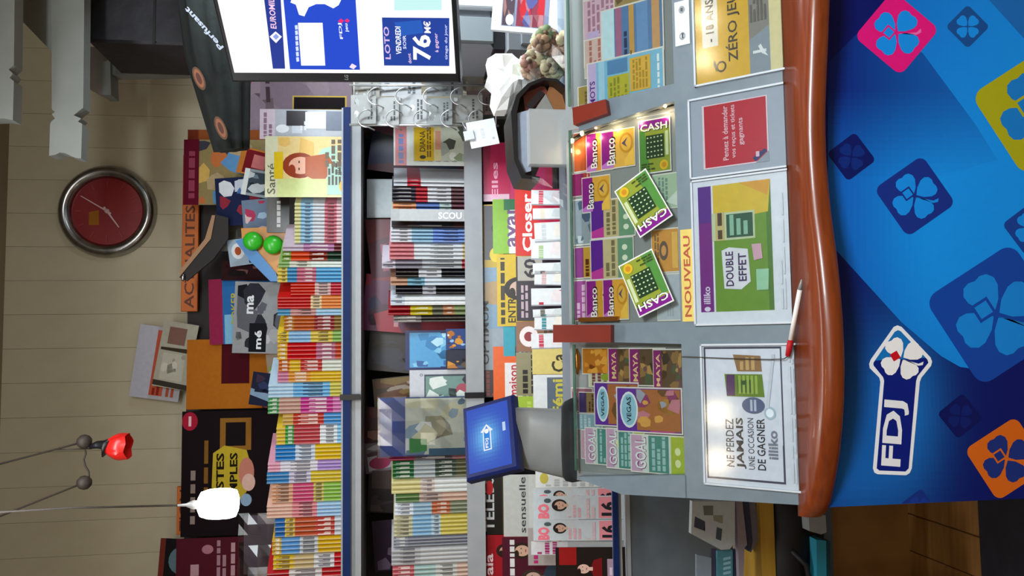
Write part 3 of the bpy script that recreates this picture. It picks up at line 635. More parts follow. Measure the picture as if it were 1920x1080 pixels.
side_ticket('blue striped number card in the middle of the right bay', 1128, 1246, 6, 108, '#5a7fae', [('r', .03, .78, .97, .98, '#c4e4ee'), ('r', .03, .66, .97, .76, '#a86a8a'), ('r', .03, .46, .97, .54, '#c99a50'), ('r', .03, .24, .97, .42, '#6a94c4'), ('r', .03, .06, .97, .18, '#c99a6a'), ('l', .05, .56, .95, .64, 1, '#2a3a5a'), ('l', .05, .5, .95, .53, 1, '#5a4a2a')], .003, 44)
side_ticket('light blue card with yellow number panels next to the right wooden cap', 1102, 1248, 104, 196, '#7fbcdc', [('r', .03, .87, .97, .98, '#c8b4de'), ('t', .1, .89, .07, 'MOTS', '#5a2a86', .5, .02), ('r', .03, .76, .97, .84, '#a4cfe6'), ('r', .06, .44, .62, .72, '#b9b238'), ('l', .1, .46, .58, .70, 5, '#8a8a30'), ('r', .22, .17, .90, .43, '#dcb04a'), ('l', .26, .2, .86, .4, 5, '#b08a30'), ('l', .1, .05, .9, .14, 2, '#e8f2f6'), ('r', .66, .46, .94, .72, '#5688b8')], .004, 45)
side_ticket('red and olive picture card at the right frame edge of the right bay', 1150, 1250, -110, 8, '#a08a5a', [('ph', .04, .04, .96, .96, ['#a08a5a', '#8a3a4a', '#6a5a3a', '#b8a060'], 12)], .002, 46)

# little warm lamps along the right side of the middle bay
strip = thing('display_lamp_strip', 'dark strip of small warm lamps inside the middle bay of the display', 'lamp', SLOPE.M @ Matrix.Translation((S(1160, 222)[0], 0.37, 0)))
LP = SLOPE.shifted(-0.019)
pts = [LP.hit(x, y) for x, y in ((1262, 194), (1195, 212), (1150, 227), (1117, 240), (1090, 253), (1068, 268))]
MB().tube(pts, 0.006, n=8).build('bar', None, strip, [M_black])
for x, y in ((1247, 197), (1195, 209), (1151, 223), (1117, 237), (1091, 250), (1073, 264)):
    c = LP.hit(x, y, 0.008); MB().ball((0, 0, 0), 0.0042, n=10, sc3=(1.5, 1, 1)).build('lamp_bulb', Matrix.Translation(c), strip, [M_led])
    L = bpy.data.lights.new('strip_lamp_light', 'POINT'); L.energy = 0.05; L.color = (1, .72, .36); L.shadow_soft_size = 0.006
    lo = bpy.data.objects.new('strip_lamp_light', L); COL.objects.link(lo); lo.location = c - SLOPE.ez*0.006 - SLOPE.ex*0.022
tag(MB().box(S(1090, 603)[0], S(1090, 603)[0]+0.010, T_TOP-0.105, T_TOP-0.002, -0.028, -0.016).build('brass_clip', SM, None, [M_gold]), 'shiny brass clip below the wooden cap of the middle bay', 'clip')
tag(MB().tube([SLOPE.hit(1080, 654, -.02), SLOPE.hit(1081, 668, -.02), SLOPE.hit(1082, 690, -.02), SLOPE.hit(1082, 702, -.02)], [.005, .008, .007, .004], n=12).build('copper_bell', None, None, [M_gold]), 'small copper ornament below the wooden cap in the left bay', 'ornament')

# spotlights in the ceiling over the counter: their reflections lie on the pockets and the wood
for i, (x, y) in enumerate(((1.422, .74), (1.241, .746), (-0.31, .734), (-0.513, .741))):
    lab = ['ceiling spotlight over the right end of the counter, outer of its pair', 'ceiling spotlight over the right end of the counter, inner of its pair', 'ceiling spotlight over the left end of the counter, inner of its pair', 'ceiling spotlight over the left end of the counter, outer of its pair'][i]
    t = thing('ceiling_spotlight', lab, 'lamp', Matrix.Translation((x, y, CEIL_Z)))
    MB().lathe([(0.012, 0), (0.012, -0.44), (0.045, -0.47), (0.06, -0.58), (0.055, -0.58), (0.03, -0.5), (0.005, -0.5)], n=20).build('housing', W[t], t, [M_mgrey])
    MB().ball((0, 0, -0.575), 0.038, n=14, sc3=(1, 1, .7)).build('bulb', W[t], t, [M_bulb])

# ================================================================== magazine rack
RXL, RXR = -1.75, at(648, 203, 2.9).x
Z1, Z2, Z3 = at(664, 600, 2.9).z, at(892, 600, 2.85).z-0.004, at(1163, 1000, 2.45).z
rack = thing('magazine_rack', 'grey metal magazine rack with blue price rails along the back wall', 'shelf', Matrix.Translation((-0.3, 2.9, 0)))
def rbox(name, x0, x1, y0, y1, z0, z1, mat): return MB().box(x0, x1, y0, y1, z0, z1).build(name, None, rack, [mat])
rbox('shelf_board', RXL, RXR, 2.90, 3.34, Z1-0.024, Z1, M_shelf)
rbox('shelf_board', RXL, RXR, 2.85, 3.34, Z2-0.02, Z2, M_shelf)
rbox('price_rail', RXL, RXR, 2.885, 2.90, at(657, 600, 2.885).z, at(643, 600, 2.885).z, M_blue)
MB().prism([(2.9005, at(640, 600, 2.9).z), (2.8955, at(640, 600, 2.8955).z), (2.8955, at(658, 600, 2.8955).z), (2.945, at(677, 600, 2.945).z), (2.95, at(674, 600, 2.95).z), (2.9005, Z1-.022)], RXL, RXR, '#fff').build('rail_back', mat4(Vector((0, 0, 0)), Vector((0, 1, 0)), Vector((0, 0, 1)), Vector((1, 0, 0))), rack, [M_shelf])
rbox('shelf_lip', RXL, RXR, 2.838, 2.85, Z2-0.022, at(873, 600, 2.84).z, M_shelf)
rbox('price_rail', RXL, RXR, 2.438, 2.45, at(1160, 1000, 2.44).z, at(1150, 1000, 2.44).z, M_blue)
rbox('rail_back', RXL, RXR, 2.451, 2.456, at(1166, 1000, 2.45).z, at(1150, 1000, 2.45).z+0.002, M_shelf)
rbox('back_panel', RXL, RXR, 3.335, 3.355, 0.0, at(352, 600, 3.34).z, M_dark)
rbox('end_panel', RXR-0.002, RXR+0.016, 2.98, 3.34, 0.0, Z1+0.02, M_shelf)
TIER = {1: (2.82, 1.10), 2: (2.735, 1.045), 3: (2.65, 0.995), 4: (2.49, 0.955)}
for k, (ty, tz) in TIER.items():
    rbox('step', RXL, RXR, ty-0.035 if k > 1 else ty-0.03, ty+0.085 if k != 4 else ty+0.14, tz-0.012, tz, M_shelf if k == 4 else M_dark)
rbox('kick_panel', RXL, RXR, 2.462, 2.49, 0.27, 0.942, M_kick)
rbox('plinth', RXL, RXR, 2.466, 2.49, 0.0, 0.27, M_floor)
rbox('riser', RXL, RXR, 3.045, 3.33, at(545, 600, 3.1).z-0.03, at(545, 600, 3.1).z, M_dark)
ZR = at(545, 600, 3.1).z
for zz, yy in ((at(648, 745, 2.88).z, 2.883), (at(882, 742, 2.838).z, 2.836)):
    xj = at(648, 745, 2.88).x; MB().box(xj-0.010, xj+0.010, yy-0.004, yy+0.012, zz-0.05, zz+0.02).build('joint_clip', None, rack, [M_black])

FOOT.update({893: Z2+0.001, 655: Z1+0.001, 548: ZR+0.001})
# fans of alike magazines stood edge to edge, the left edge nearest
def fan(y1, y0, xtop, bands, label, Y, zb, a=50, w=0.15, t=0.004, step=8.0, jit=0.0, seed=1, name='magazine'):
    """y1..y0 pixels from left to right, bands: (share of height, colour) from the foot up"""
    n = max(1, round((y1-y0)/step)); rnd = random.Random(seed); first = None
    ym = (y0+y1)/2; h = at(xtop, ym, Y).z - zb
    ca, sa = math.cos(math.radians(a)), math.sin(math.radians(a)); tot = sum(b[0] for b in bands)
    for i in range(n):
        py = y1 - (i+0.1)*(y1-y0)/n; x = at(640, py, Y).x
        if first is None:
            mb = MB(); y = 0
            for fr, c in bands:
                e = fr/tot*h; mb.box(0, w, y, y+e, -t, 0, c); y += e
            # a few printed words across the outer strip of the cover
            y = 0; k = 0
            for fr, c in bands:
                e = fr/tot*h; k += 1
                if k % 2 == 0:
                    c2 = '#e8e4da' if sum(C(c)[:3]) < 1.1 else '#3a3038'
                    for q in range(3): mb.rect(.002+.004*q, y+e*.2, .0045+.004*q, y+e*rnd.uniform(.5, .85), c2, 1)
                y += e
            mb.rect(0, 0, 0.0012, h, '#d9d4c8', 2)
            o = mb.build(name, None, None, [M_gloss]); first = o
        else:
            o = first.copy(); COL.objects.link(o)
        dz = 0; tw = rnd.uniform(-1, 1)
        aa = math.radians(a+tw); ex = Vector((math.cos(aa), math.sin(aa), 0)); ey = Vector((0, 0, 1))
        o.matrix_basis = mat4(Vector((x, Y+rnd.uniform(0, jit), zb)), ex, ey, ex.cross(ey)); W[o] = o.matrix_basis.copy()
        tag(o, label, 'magazine', label.split(',')[0]+' copies')
R_, Yl, Bl, Wt, Pk, Gn, Og, Lb = '#b8141c', '#dcae1c', '#2a5fae', '#d8dbe0', '#d4688c', '#3c8a3c', '#d9641e', '#78b4d8'
YT = 2.925
top_fans = [
 (455, 378, 552, [(3, '#e8c9d0'), (2, '#d87888'), (2, Wt), (2, '#9cc8e4'), (1, '#e0dca0')], 'pale pink and sky blue puzzle magazine, fanned right beside the redhead cover', 7),
 (470, 456, 530, [(2, '#6a2a30'), (3, '#b87aa8'), (2, '#c9b8c8')], 'mauve magazine, between the pale pink fan and the red photo fan', 8),
 (488, 470, 528, [(3, '#20382a'), (2, '#8a2a1a'), (2, '#d8441c'), (1, '#7aa03a')], 'dark magazine with orange red head, left of the mauve one', 8),
 (500, 488, 522, [(4, '#e4ece6'), (2, '#d9dccc'), (1, '#8ab46a')], 'white magazine with pale green head, left of the orange red one', 6),
 (528, 500, 520, [(4, '#5aa8d6'), (2, '#c96a84'), (1, '#3f8fc0'), (1, '#e0c850')], 'sky blue magazine with rose middle, fanned on the top shelf', 7),
 (552, 529, 545, [(3, '#c02438'), (2, '#d8b4b0'), (3, '#c8200f')], 'red magazine with pale stripe, fanned left of the sky blue ones', 6),
 (577, 553, 520, [(3, '#e0843c'), (1, '#e8d0a0'), (3, '#c01818')], 'orange magazine with red upper half, fanned on the top shelf', 6),
 (590, 578, 520, [(3, '#9cc4dc'), (2, '#c8908c'), (1, '#4a90b8')], 'pale blue magazine, narrow fan left of the orange ones', 6),
 (618, 591, 532, [(2, '#8a6a2c'), (2, '#9a2a30'), (2, '#b8541c'), (1, '#c07a2c')], 'brown and red magazine, fanned near the middle of the top shelf', 7),
 (640, 619, 520, [(2, '#8ab45c'), (2, '#d9c04c'), (2, '#8cb8dc'), (1, '#e0c030')], 'yellow and light blue magazine, fanned left of the brown ones', 7),
 (672, 641, 520, [(2, '#c04a28'), (2, '#b86a88'), (3, '#c4141a'), (1, '#d8a828')], 'bright red magazine with yellow head, fanned near the middle of the top shelf', 7),
 (694, 673, 522, [(3, '#d8dcd0'), (2, '#c03a34'), (1, '#d9b428'), (1, '#c8641c')], 'white and red magazine with yellow head, left of the bright red fan', 7),
 (714, 695, 520, [(4, '#d8b01c'), (2, '#d89030'), (1, '#c87a9a')], 'golden yellow magazine, fanned right of the rail joint', 6),
 (742, 715, 503, [(2, '#c9c050'), (3, '#6cb0dc'), (2, '#b4d0e4')], 'tall light blue magazine with yellow foot, fanned beside the rail joint', 6),
 (772, 743, 502, [(2, '#d07ab0'), (3, '#c2388c'), (2, '#c49a8a'), (1, '#4a9a5a')], 'magenta magazine with green head, fanned just left of the rail joint', 7),
 (794, 773, 530, [(3, '#4a90c8'), (3, '#c03a2c'), (1, '#c8a050')], 'red magazine with blue foot, fanned left of the magenta ones', 7),
 (830, 795, 518, [(2, '#8cc4e0'), (2, '#e0e4e6'), (3, '#b84048'), (1, '#3a9a3c'), (1, '#d8b838')], 'rose magazine with green and yellow head, fanned on the top shelf', 7),
 (860, 831, 516, [(4, '#d8b416'), (2, '#c8d4e4'), (2, '#2a7cc0')], 'yellow magazine with blue head, fanned in the left half of the top shelf', 7),
 (880, 861, 502, [(3, '#a888c8'), (3, '#d8d4dc'), (1, '#dc9ab0')], 'lilac and white magazine, fanned left of the yellow and blue ones', 7),
 (902, 881, 500, [(4, '#d2b830'), (2, '#c0bcd0'), (2, '#3a80b8')], 'mustard magazine with dull blue head, fanned left of the lilac ones', 7),
 (938, 903, 510, [(3, '#8ab848'), (1, '#c8b858'), (2, '#c84a74'), (2, '#d8a07a')], 'green and rose magazine, fanned above the pale flyer', 7),
 (966, 939, 500, [(3, '#9cc0e0'), (2, '#d88088'), (2, '#dcb09c')], 'pale blue and salmon magazine, fanned in the left part of the top shelf', 7),
 (1002, 967, 515, [(2, '#c8ccd4'), (2, '#c0483c'), (2, '#b8502c'), (1, '#d0b048'), (1, '#2a64a8')], 'red brown magazine with blue head, fanned in the left part of the top shelf', 8),
 (1034, 1003, 510, [(4, '#d4aa14'), (2, '#c0c4c8'), (2, '#5a94cc'), (1, '#c8a024')], 'deep yellow magazine with light blue head, fanned near the left end', 7),
 (1062, 1036, 512, [(2, '#c01820'), (2, '#d8d8dc'), (2, '#c8b080'), (2, '#d8b428')], 'white magazine with red foot and yellow head, fanned at the left end', 8),
 (1120, 1063, 500, [(3, '#b8181e'), (3, '#d8d0d0'), (2, '#b01a20')], 'red and white striped magazine, last fan at the left frame edge', 8)]
for i, (ya, yb, xt, b, lab, stp) in enumerate(top_fans): fan(ya, yb, xt, b, lab, YT, Z1+0.001, step=stp, seed=i)
YM = 2.878
mid_fans = [
 (345, 330, 738, [(4, '#e6e8ec'), (1, '#c8283c'), (1, '#d8dce4')], 'white magazine with red label near its head, by the card sign', 7, .005),
 (375, 346, 735, [(2, '#6a4a50'), (2, '#d8d8dc'), (1, '#b82a38'), (2, '#3a3440')], 'dark and white magazine with red stripe, left of the white ones', 7, .005),
 (392, 376, 736, [(2, '#6a3a48'), (1, '#b8ccc8'), (2, '#5a78b8'), (2, '#e09a6a')], 'blue magazine with salmon head, right of the boxed set', 7, .005),
 (424, 416, 734, [(1, '#4a2a2a'), (3, '#2a2026')], 'very dark magazine, left of the grey boxed set', 6, .004),
 (452, 425, 732, [(1, '#dcc478'), (3, '#7a9ce0'), (2, '#9cc4dc'), (2, '#e2e2e8')], 'blue striped white magazine, fanned left of the boxed set', 7, .004),
 (484, 453, 730, [(1, '#e0c080'), (4, '#e2e6ea'), (2, '#d8848c')], 'white magazine with rose head, fanned in the middle shelf', 7, .005),
 (502, 485, 716, [(1, '#b83a4a'), (3, '#b9bdc0'), (2, '#8a8490'), (1, '#cfc8d4')], 'silver grey magazine, leaning at the end of the white fans', 8, .004),
 (518, 503, 742, [(3, '#16161e'), (2, '#d4d4d8'), (2, '#20161a')], 'black magazine with one white stripe, left of the silver grey one', 8, .005),
 (534, 519, 732, [(3, '#dce4ec'), (1, '#7ab4c8'), (1, '#c8987c')], 'white magazine with teal and tan head, between two black fans', 6, .004),
 (550, 535, 742, [(3, '#14121a'), (1, '#b4b4bc'), (2, '#1a1622')], 'black magazine with grey stripe, right of the bright white one', 7, .005),
 (570, 551, 732, [(5, '#f0f2f4'), (1, '#d4dce8')], 'bright white magazine, left of the black fan', 9, .008),
 (590, 572, 728, [(2, '#8a9a68'), (1, '#c08058'), (1, '#6a6a58'), (2, '#c8b41c'), (2, '#9a1420')], 'olive magazine with yellow and crimson head, left of the bright white one', 9, .005),
 (604, 592, 738, [(4, '#3a3432'), (2, '#8a8484')], 'dark brown magazine, beside the blue picture books', 7, .004),
 (866, 852, 730, [(2, '#a86a74'), (3, '#5a4a54'), (2, '#8a1440')], 'plum magazine, just left of the film-wrapped pack', 7, .004),
 (900, 868, 736, [(2, '#6a6a48'), (2, '#4a5a50'), (2, '#b0b8bc'), (2, '#2c6a3c')], 'green headed magazine, fanned left of the plum one', 8, .004),
 (928, 902, 734, [(3, '#e4e6e4'), (1, '#d8c8c4'), (2, '#d9cf90')], 'cream and white magazine, fanned left of the green headed ones', 8, .006),
 (946, 930, 742, [(3, '#d4b09c'), (2, '#c0a8a0'), (2, '#5a7a44')], 'beige magazine with green head, narrow fan on the middle shelf', 8, .004),
 (970, 947, 740, [(3, '#8a9078'), (2, '#c46a44'), (2, '#9cbcd0'), (2, '#dfe4ee')], 'pale blue and orange magazine, fanned on the left of the middle shelf', 8, .004),
 (1010, 972, 738, [(4, '#d6c65c'), (1, '#b8d0e0'), (2, '#8ab8d8'), (2, '#c8c4a0')], 'straw yellow magazine with pale blue head, fanned near the spiral pads', 8, .005),
 (1030, 1012, 738, [(5, '#7a7e8c'), (1, '#8a90a0')], 'grey spiral-bound pad, beside the straw yellow magazines', 6, .005),
 (1064, 1032, 734, [(4, '#c6c6c8'), (2, '#b4b4b8')], 'plain light grey magazine, fanned left of the spiral pads', 8, .006),
 (1115, 1066, 736, [(2, '#d8b8a8'), (2, '#cfd0cc'), (2, '#a8c4c0'), (2, '#c8606a')], 'multicoloured pale magazine, last fan on the middle shelf by the frame edge', 8, .005)]
for i, (ya, yb, xt, b, lab, stp, th) in enumerate(mid_fans): fan(ya, yb, xt, b, lab, YM, Z2+0.001, a=62, w=0.17, t=th, step=stp, seed=40+i)

# single magazines at the right of the top shelf
px_mag('magazine', 'home magazine with white title and grey room photo, right end of the top shelf', 487, 655, 206, 262, 2.912, '#a9adb4',
       [('r', 0, .84, 1, 1, '#c8b8c4'), ('l', .08, .86, .9, .97, 2, '#8a6a80'), ('e', .35, .76, .14, .07, '#dde0e4'), ('r', .2, .55, .62, .66, '#c4c9d2'), ('r', .45, .5, .95, .72, '#2a2228'), ('r', .36, .3, .92, .52, '#d4dbe4'), ('r', .3, .08, .95, .3, '#666e80'), ('r', .55, .02, .9, .12, '#d0d4dc'), ('l', .3, .5, .6, .58, 2, '#d8d8dc')], seed=3, lean=3)
px_mag('magazine', 'cream and yellow magazine with a red-haired person on its cover, top shelf', 497, 655, 256, 370, 2.905, '#d9c48a',
       [('ph', .02, .30, .98, .86, ['#dcc283', '#e6d09a', '#d8b060', '#ead9b0'], 8), ('r', 0, .86, 1, 1, '#d0cfae'), ('t', .05, .885, .09, 'Santé', '#5a6048', .5, .01), ('f', .52, .60, .34, '#8e3414', '#e0a890', '#a9cdbb'), ('p', [(.36, .55), (.22, .36), (.52, .22), (.72, .3), (.66, .55)], '#a9501f'), ('r', .04, .02, .55, .3, '#9ec4b4'), ('r', .30, .80, .74, .9, '#d6b414'),
        ('t', .36, .14, .06, 'guide', '#3a3a3e', .3, .01), ('l', .2, .14, .62, .30, 4, '#4a443c'), ('l', .50, .06, .95, .34, 4, '#6a5a4a'), ('e', .18, .1, .11, .07, '#dca81e'), ('r', .0, .3, .3, .86, '#c6cf8a')], seed=4, lean=3)
px_mag('magazine', 'black and brown magazine behind the pale pink fan', 500, 640, 368, 436, 3.06, '#15100c',
       [('r', .06, .04, .94, .96, '#2a1d10'), ('r', .1, .62, .9, .9, '#16130f'), ('l', .15, .8, .9, .88, 1, '#c8c8c8'), ('r', .3, .3, .9, .55, '#5a3c16')], lean=3)
# ---------------- middle shelf single pieces
px_mag('magazine', 'white magazine with rose and blue title, right end of the middle shelf', 738, 893, 236, 312, 2.862, '#dfe2e4', [('r', 0, .84, 1, .98, '#d68a90'), ('l', .05, .86, .9, .96, 1, '#7a86c0'), ('r', .0, .05, .9, .8, '#d4dcd8'), ('l', .1, .2, .8, .7, 5, '#98a0a4')], yaw=-8)
px_mag('magazine', 'small yellow-headed magazine in front of the white one, right end of the middle shelf', 774, 893, 232, 302, 2.853, '#cfd4c8',
       [('r', .0, .66, .98, .98, '#d9b41e'), ('t', .25, .80, .09, 'DIANA', '#40300c', .55, .01), ('l', .1, .7, .9, .78, 2, '#7a5c14'), ('r', .0, .55, 1, .66, '#e0d4a0'), ('r', .3, .55, .8, .64, '#d89a80'), ('ph', .0, .02, 1, .55, ['#c4cab8', '#8a9a78', '#dfe4da', '#4a5248', '#a4aca0'], 10), ('e', .1, .84, .05, .05, '#3a2e0c')], seed=6)
px_mag('magazine', 'dark blue magazine with red edge leaning back, under the wire rack', 694, 893, 236, 330, 3.08, '#141a34', [('p', [(0, 0), (.5, 0), (.1, 1), (0, 1)], '#3a1420'), ('p', [(.45, 0), (.6, 0), (.95, 1), (.8, 1)], '#6a3a50'), ('ph', .2, .1, .9, .6, ['#141a34', '#20264a', '#2a1a2a'], 6)], lean=6, roll=-8)
px_mag('card_sign', 'blank pale card standing among the magazines of the middle shelf', 688, 893, 336, 408, 3.06, '#b3bec6', [('r', .05, .62, .95, .98, '#bcc8ce'), ('e', .4, .7, .04, .02, '#8a9298')], cat='card', part='front')
bx = px_sheet(733, 893, 393, 415, 2.858, 0)
magazine('boxed_set', 'light grey boxed set with white letters on the middle shelf', 'box', bx[0], bx[1], bx[2], .02, '#a9aaac', [('r', .0, .3, 1, .9, '#b4b5b6')], mat=M_print, part='front')
gx = MB(); gx.ptext(bx[0], 'SCOU', (822, 411), (866, 411), 13, '#f2f2f4', 10, 0.0, .03)
_b = [o for o in bpy.data.objects if o.name == 'boxed_set'][0]
gx.build('lettering', bx[0].M, _b, [M_print])
px_mag('magazine', 'crimson book leaning behind the middle shelf magazines, right one', 690, 893, 402, 512, 3.09, '#7a1430', [('p', [(0, 0), (1, 0), (.6, 1), (0, 1)], '#5a1038'), ('r', .5, .2, .9, .5, '#a07a2a'), ('l', .1, .6, .9, .9, 3, '#a8506a')], lean=3, roll=6)
px_mag('magazine', 'crimson and violet book leaning behind the middle shelf magazines, left one', 682, 893, 520, 625, 3.09, '#8c1430', [('r', .0, .6, .8, 1, '#6a2a58'), ('ph', .1, .45, .9, .95, ['#6a2a58', '#2a2a60', '#a83a5a', '#4a1440'], 9), ('p', [(0, .62), (.4, .75), (.3, .9), (0, .85)], '#b01c3c'), ('l', .1, .65, .5, .72, 1, '#e0a0a8')], lean=3, roll=-5)
px_mag('picture_book', 'blue picture book on the middle shelf, upper pale one beside the small pair', 760, 893, 618, 692, 2.90, '#14205a', [('r', .06, .5, .94, .94, '#4a94c4'), ('ph', .08, .36, .92, .92, ['#4a94c4', '#7ab8d8', '#2a5a94', '#a8d0e0', '#2f78ac'], 14), ('r', 0, .02, 1, .3, '#0f1a44')], seed=7)
px_mag('picture_book', 'small dark blue book with an orange creature picture, right one of the pair', 836, 893, 616, 654, 2.87, '#1a3a74', [('ph', .06, .1, .94, .95, ['#1a3a74', '#c88a2c', '#8ab4d8', '#d8dce0', '#a8641c'], 10)], seed=8, cat='book')
px_mag('picture_book', 'small dark blue book with an orange creature picture, left one of the pair', 836, 893, 655, 692, 2.87, '#161c34', [('ph', .06, .1, .94, .95, ['#1c2238', '#c88a2c', '#3a4a6a', '#b0702c', '#5a4a3a'], 10)], seed=9, cat='book')
px_mag('picture_book', 'white framed album with teal figure picture, left of the blue book', 768, 893, 692, 778, 2.885, '#b9bcc4', [('r', .0, .02, .9, .78, '#3a4250'), ('ph', .02, .03, .86, .76, ['#6a8a84', '#9ac8c0', '#b87a4a', '#3a3040', '#cfd8d4', '#a04a5a'], 16), ('r', .06, .03, .22, .72, '#8a9cac'), ('t', .86, .8, .05, 'O', '#6a6a70', .06)], seed=10, cat='album')
fw = px_mag('toy_pack', 'blue toy pack wrapped in shiny film, middle shelf beside the small display', 712, 893, 742, 852, 2.868, '#18357c',
       [('ph', .02, .02, .98, .74, ['#c9ccbe', '#d4cfae', '#8aa4b8', '#e4e6e4', '#5a7a94', '#a8a084'], 16), ('p', [(.05, .70), (.30, .70), (.28, .52), (.08, .52)], '#2a8a3c'), ('r', .0, .75, 1, .98, '#1a3c8a'), ('r', .0, .02, .12, .5, '#2a5a7a')], seed=11, cat='toy pack', lean=2, part='front')
pl_, w_, h_ = px_sheet(712, 893, 742, 852, 2.864, 2)
rnd = random.Random(5); fm = MB(); NXf, NYf = 5, 7
vs = [((i/NXf-.5)*w_*1.04, j/NYf*h_*1.02, 0.002+0.012*rnd.random()) for j in range(NYf+1) for i in range(NXf+1)]
fm.add(vs, [(j*(NXf+1)+i, j*(NXf+1)+i+1, (j+1)*(NXf+1)+i+1, (j+1)*(NXf+1)+i) for j in range(NYf) for i in range(NXf)], '#fff')
fm.build('film', pl_.M, fw, [M_film2])
# dim pieces at the back of the middle shelf
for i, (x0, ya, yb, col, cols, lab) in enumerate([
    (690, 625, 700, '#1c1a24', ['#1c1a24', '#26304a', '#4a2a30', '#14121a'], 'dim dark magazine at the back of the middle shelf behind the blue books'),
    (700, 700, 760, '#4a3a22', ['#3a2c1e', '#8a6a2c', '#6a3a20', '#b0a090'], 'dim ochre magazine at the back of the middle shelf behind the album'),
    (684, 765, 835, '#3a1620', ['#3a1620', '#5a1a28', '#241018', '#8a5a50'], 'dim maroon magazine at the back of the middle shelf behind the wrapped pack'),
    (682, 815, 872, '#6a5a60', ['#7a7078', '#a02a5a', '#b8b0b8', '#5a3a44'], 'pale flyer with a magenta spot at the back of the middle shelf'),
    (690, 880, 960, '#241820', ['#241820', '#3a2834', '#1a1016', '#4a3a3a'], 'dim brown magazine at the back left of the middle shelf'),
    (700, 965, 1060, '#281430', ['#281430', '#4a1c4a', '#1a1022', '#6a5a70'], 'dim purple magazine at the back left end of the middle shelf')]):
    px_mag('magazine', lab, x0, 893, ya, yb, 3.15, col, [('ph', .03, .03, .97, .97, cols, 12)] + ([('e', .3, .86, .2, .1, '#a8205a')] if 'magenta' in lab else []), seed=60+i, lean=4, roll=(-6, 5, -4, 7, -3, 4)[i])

# ---------------- stepped lower tiers
def tier_mag(k, x0, y0, y1, label, bg, ops, seed=1, lean=10, roll=0, name='magazine', t=0.005, dy=0.0):
    ty, tz = TIER[k]; ty += dy
    pl0 = facing((0, ty, tz), 0, lean); ym = (y0+y1)/2
    u0 = pl0.uv(x0, y0); u1 = pl0.uv(x0, y1); h = (u0[1]+u1[1])/2; w = abs(u0[0]-u1[0])
    pl = facing(pl0.O + pl0.ex*((u0[0]+u1[0])/2) + pl0.ez*0.001, 0, lean, roll)
    return magazine(name, label, 'magazine', pl, w, h, t, bg, ops, seed=seed)
HD = lambda t, c, y=.86, h=.10, w=.86, x=.06, b=.02: ('t', x, y, h, t, c, w, b)
tier_mag(1, 905, 268, 378, 'magenta magazine with violet head in the back tier near the clear box', '#b8124e', [('r', 0, .1, 1, .6, '#c02060'), ('r', .0, .62, .12, 1, '#d8b0c0'), HD('Elles', '#e8a0bc', .78, .09, .6), ('r', 0, .3, 1, .5, '#5a3aa0')], 1)
tier_mag(1, 893, 384, 502, 'yellow-edged magazine with dark portrait in the back tier', '#b89a1c', [('r', .12, .45, .98, .90, '#4a4448'), ('f', .62, .66, .2, '#1c1418', '#b0a0a0', '#d8c020'), ('l', .04, .9, .95, .96, 1, '#3a3010'), ('e', .2, .74, .12, .09, '#d8bc1c')], 2)
tier_mag(1, 893, 502, 694, 'grey blue magazine with large dark title in the back tier', '#8f9aa4', [('r', .4, .3, 1, .98, '#7794ac'), ('p', [(.6, .4), (.9, .4), (.85, .9), (.65, .9)], '#a88a60'), ('t', .05, .84, .09, 'OPTIMUM', '#20222a', .62, .02)], 3)
tier_mag(1, 893, 694, 745, 'dark magazine with red marks in the back tier right of the small display', '#33272b', [('l', .05, .75, .95, .95, 3, '#8a2a34'), ('r', 0, .1, 1, .5, '#1c181c')], 4)
tier_mag(1, 897, 890, 1002, 'dark magazine with large white letters, left of the small display', '#15130f', [('t', .05, .80, .12, 'TELE', '#cfcfd2', .62, .02), ('t', .7, .80, .12, 'BO', '#cfcfd2', .28, .02), ('e', .78, .86, .12, .05, '#c01824'), ('r', .0, .3, 1, .7, '#3a3420')], 5)
tier_mag(1, 898, 1003, 1110, 'red celebrity magazine with white script title, left end of the back tier', '#9a1220', [('t', .05, .82, .11, 'Gala', '#f0d4d8', .62, .02), ('f', .72, .66, .2, '#2a1814', '#c89078', '#5a1018')], 6)
tier_mag(2, 924, 374, 476, 'green and white magazine in the second tier', '#7fb02c', [('r', .0, .3, 1, .8, '#dfe2dc'), ('t', .12, .70, .12, 'avan', '#6a4a78', .8, .02), ('r', .8, .2, 1, .86, '#1a6a3c'), ('l', .1, .5, .9, .66, 3, '#8a9a70')], 7)
tier_mag(2, 932, 477, 612, 'yellow magazine with a dark-haired portrait in the second tier', '#cbaa1e', [('l', .03, .88, .95, .97, 1, '#2a2410'), ('t', .05, .76, .10, 'ENTREV', '#2a2410', .5, .02), ('f', .52, .70, .26, '#191214', '#c8a898', '#8a8a9a'), ('r', .0, .1, 1, .3, '#dcd3b0')], 8)
tier_mag(2, 944, 613, 668, 'teal magazine in the second tier', '#136a7c', [('r', .0, .84, 1, 1, '#1a94a8'), ('l', .1, .55, .9, .8, 4, '#8ab4bc')], 9)
tier_mag(2, 925, 650, 752, 'orange magazine with a white title block in the second tier', '#d9580f', [('r', .02, .2, .70, .86, '#dcd8d8'), ('t', .06, .70, .11, 'maison', '#b02a38', .6, .02), ('l', .06, .3, .66, .66, 5, '#9a9298')], 10)
tier_mag(2, 944, 890, 1006, 'pale grey magazine with dark serif title, left of the small display', '#b9bab6', [('r', .0, .1, 1, .66, '#c4c5c2'), ('t', .06, .70, .085, 'sensuelle', '#33343c', .9, .01), ('r', .8, .0, 1, .4, '#a8b0b4')], 11)
tier_mag(2, 942, 1007, 1110, 'magazine with two faces on a dark red ground, left end of the second tier', '#4a0f24', [('f', .75, .74, .24, '#2a1a16', '#c8a088', '#3a4a58'), ('f', .25, .6, .26, '#3a2a24', '#c0a090', '#2a3a4a'), ('l', .3, .82, .95, .92, 1, '#d8d4d4')], 12)
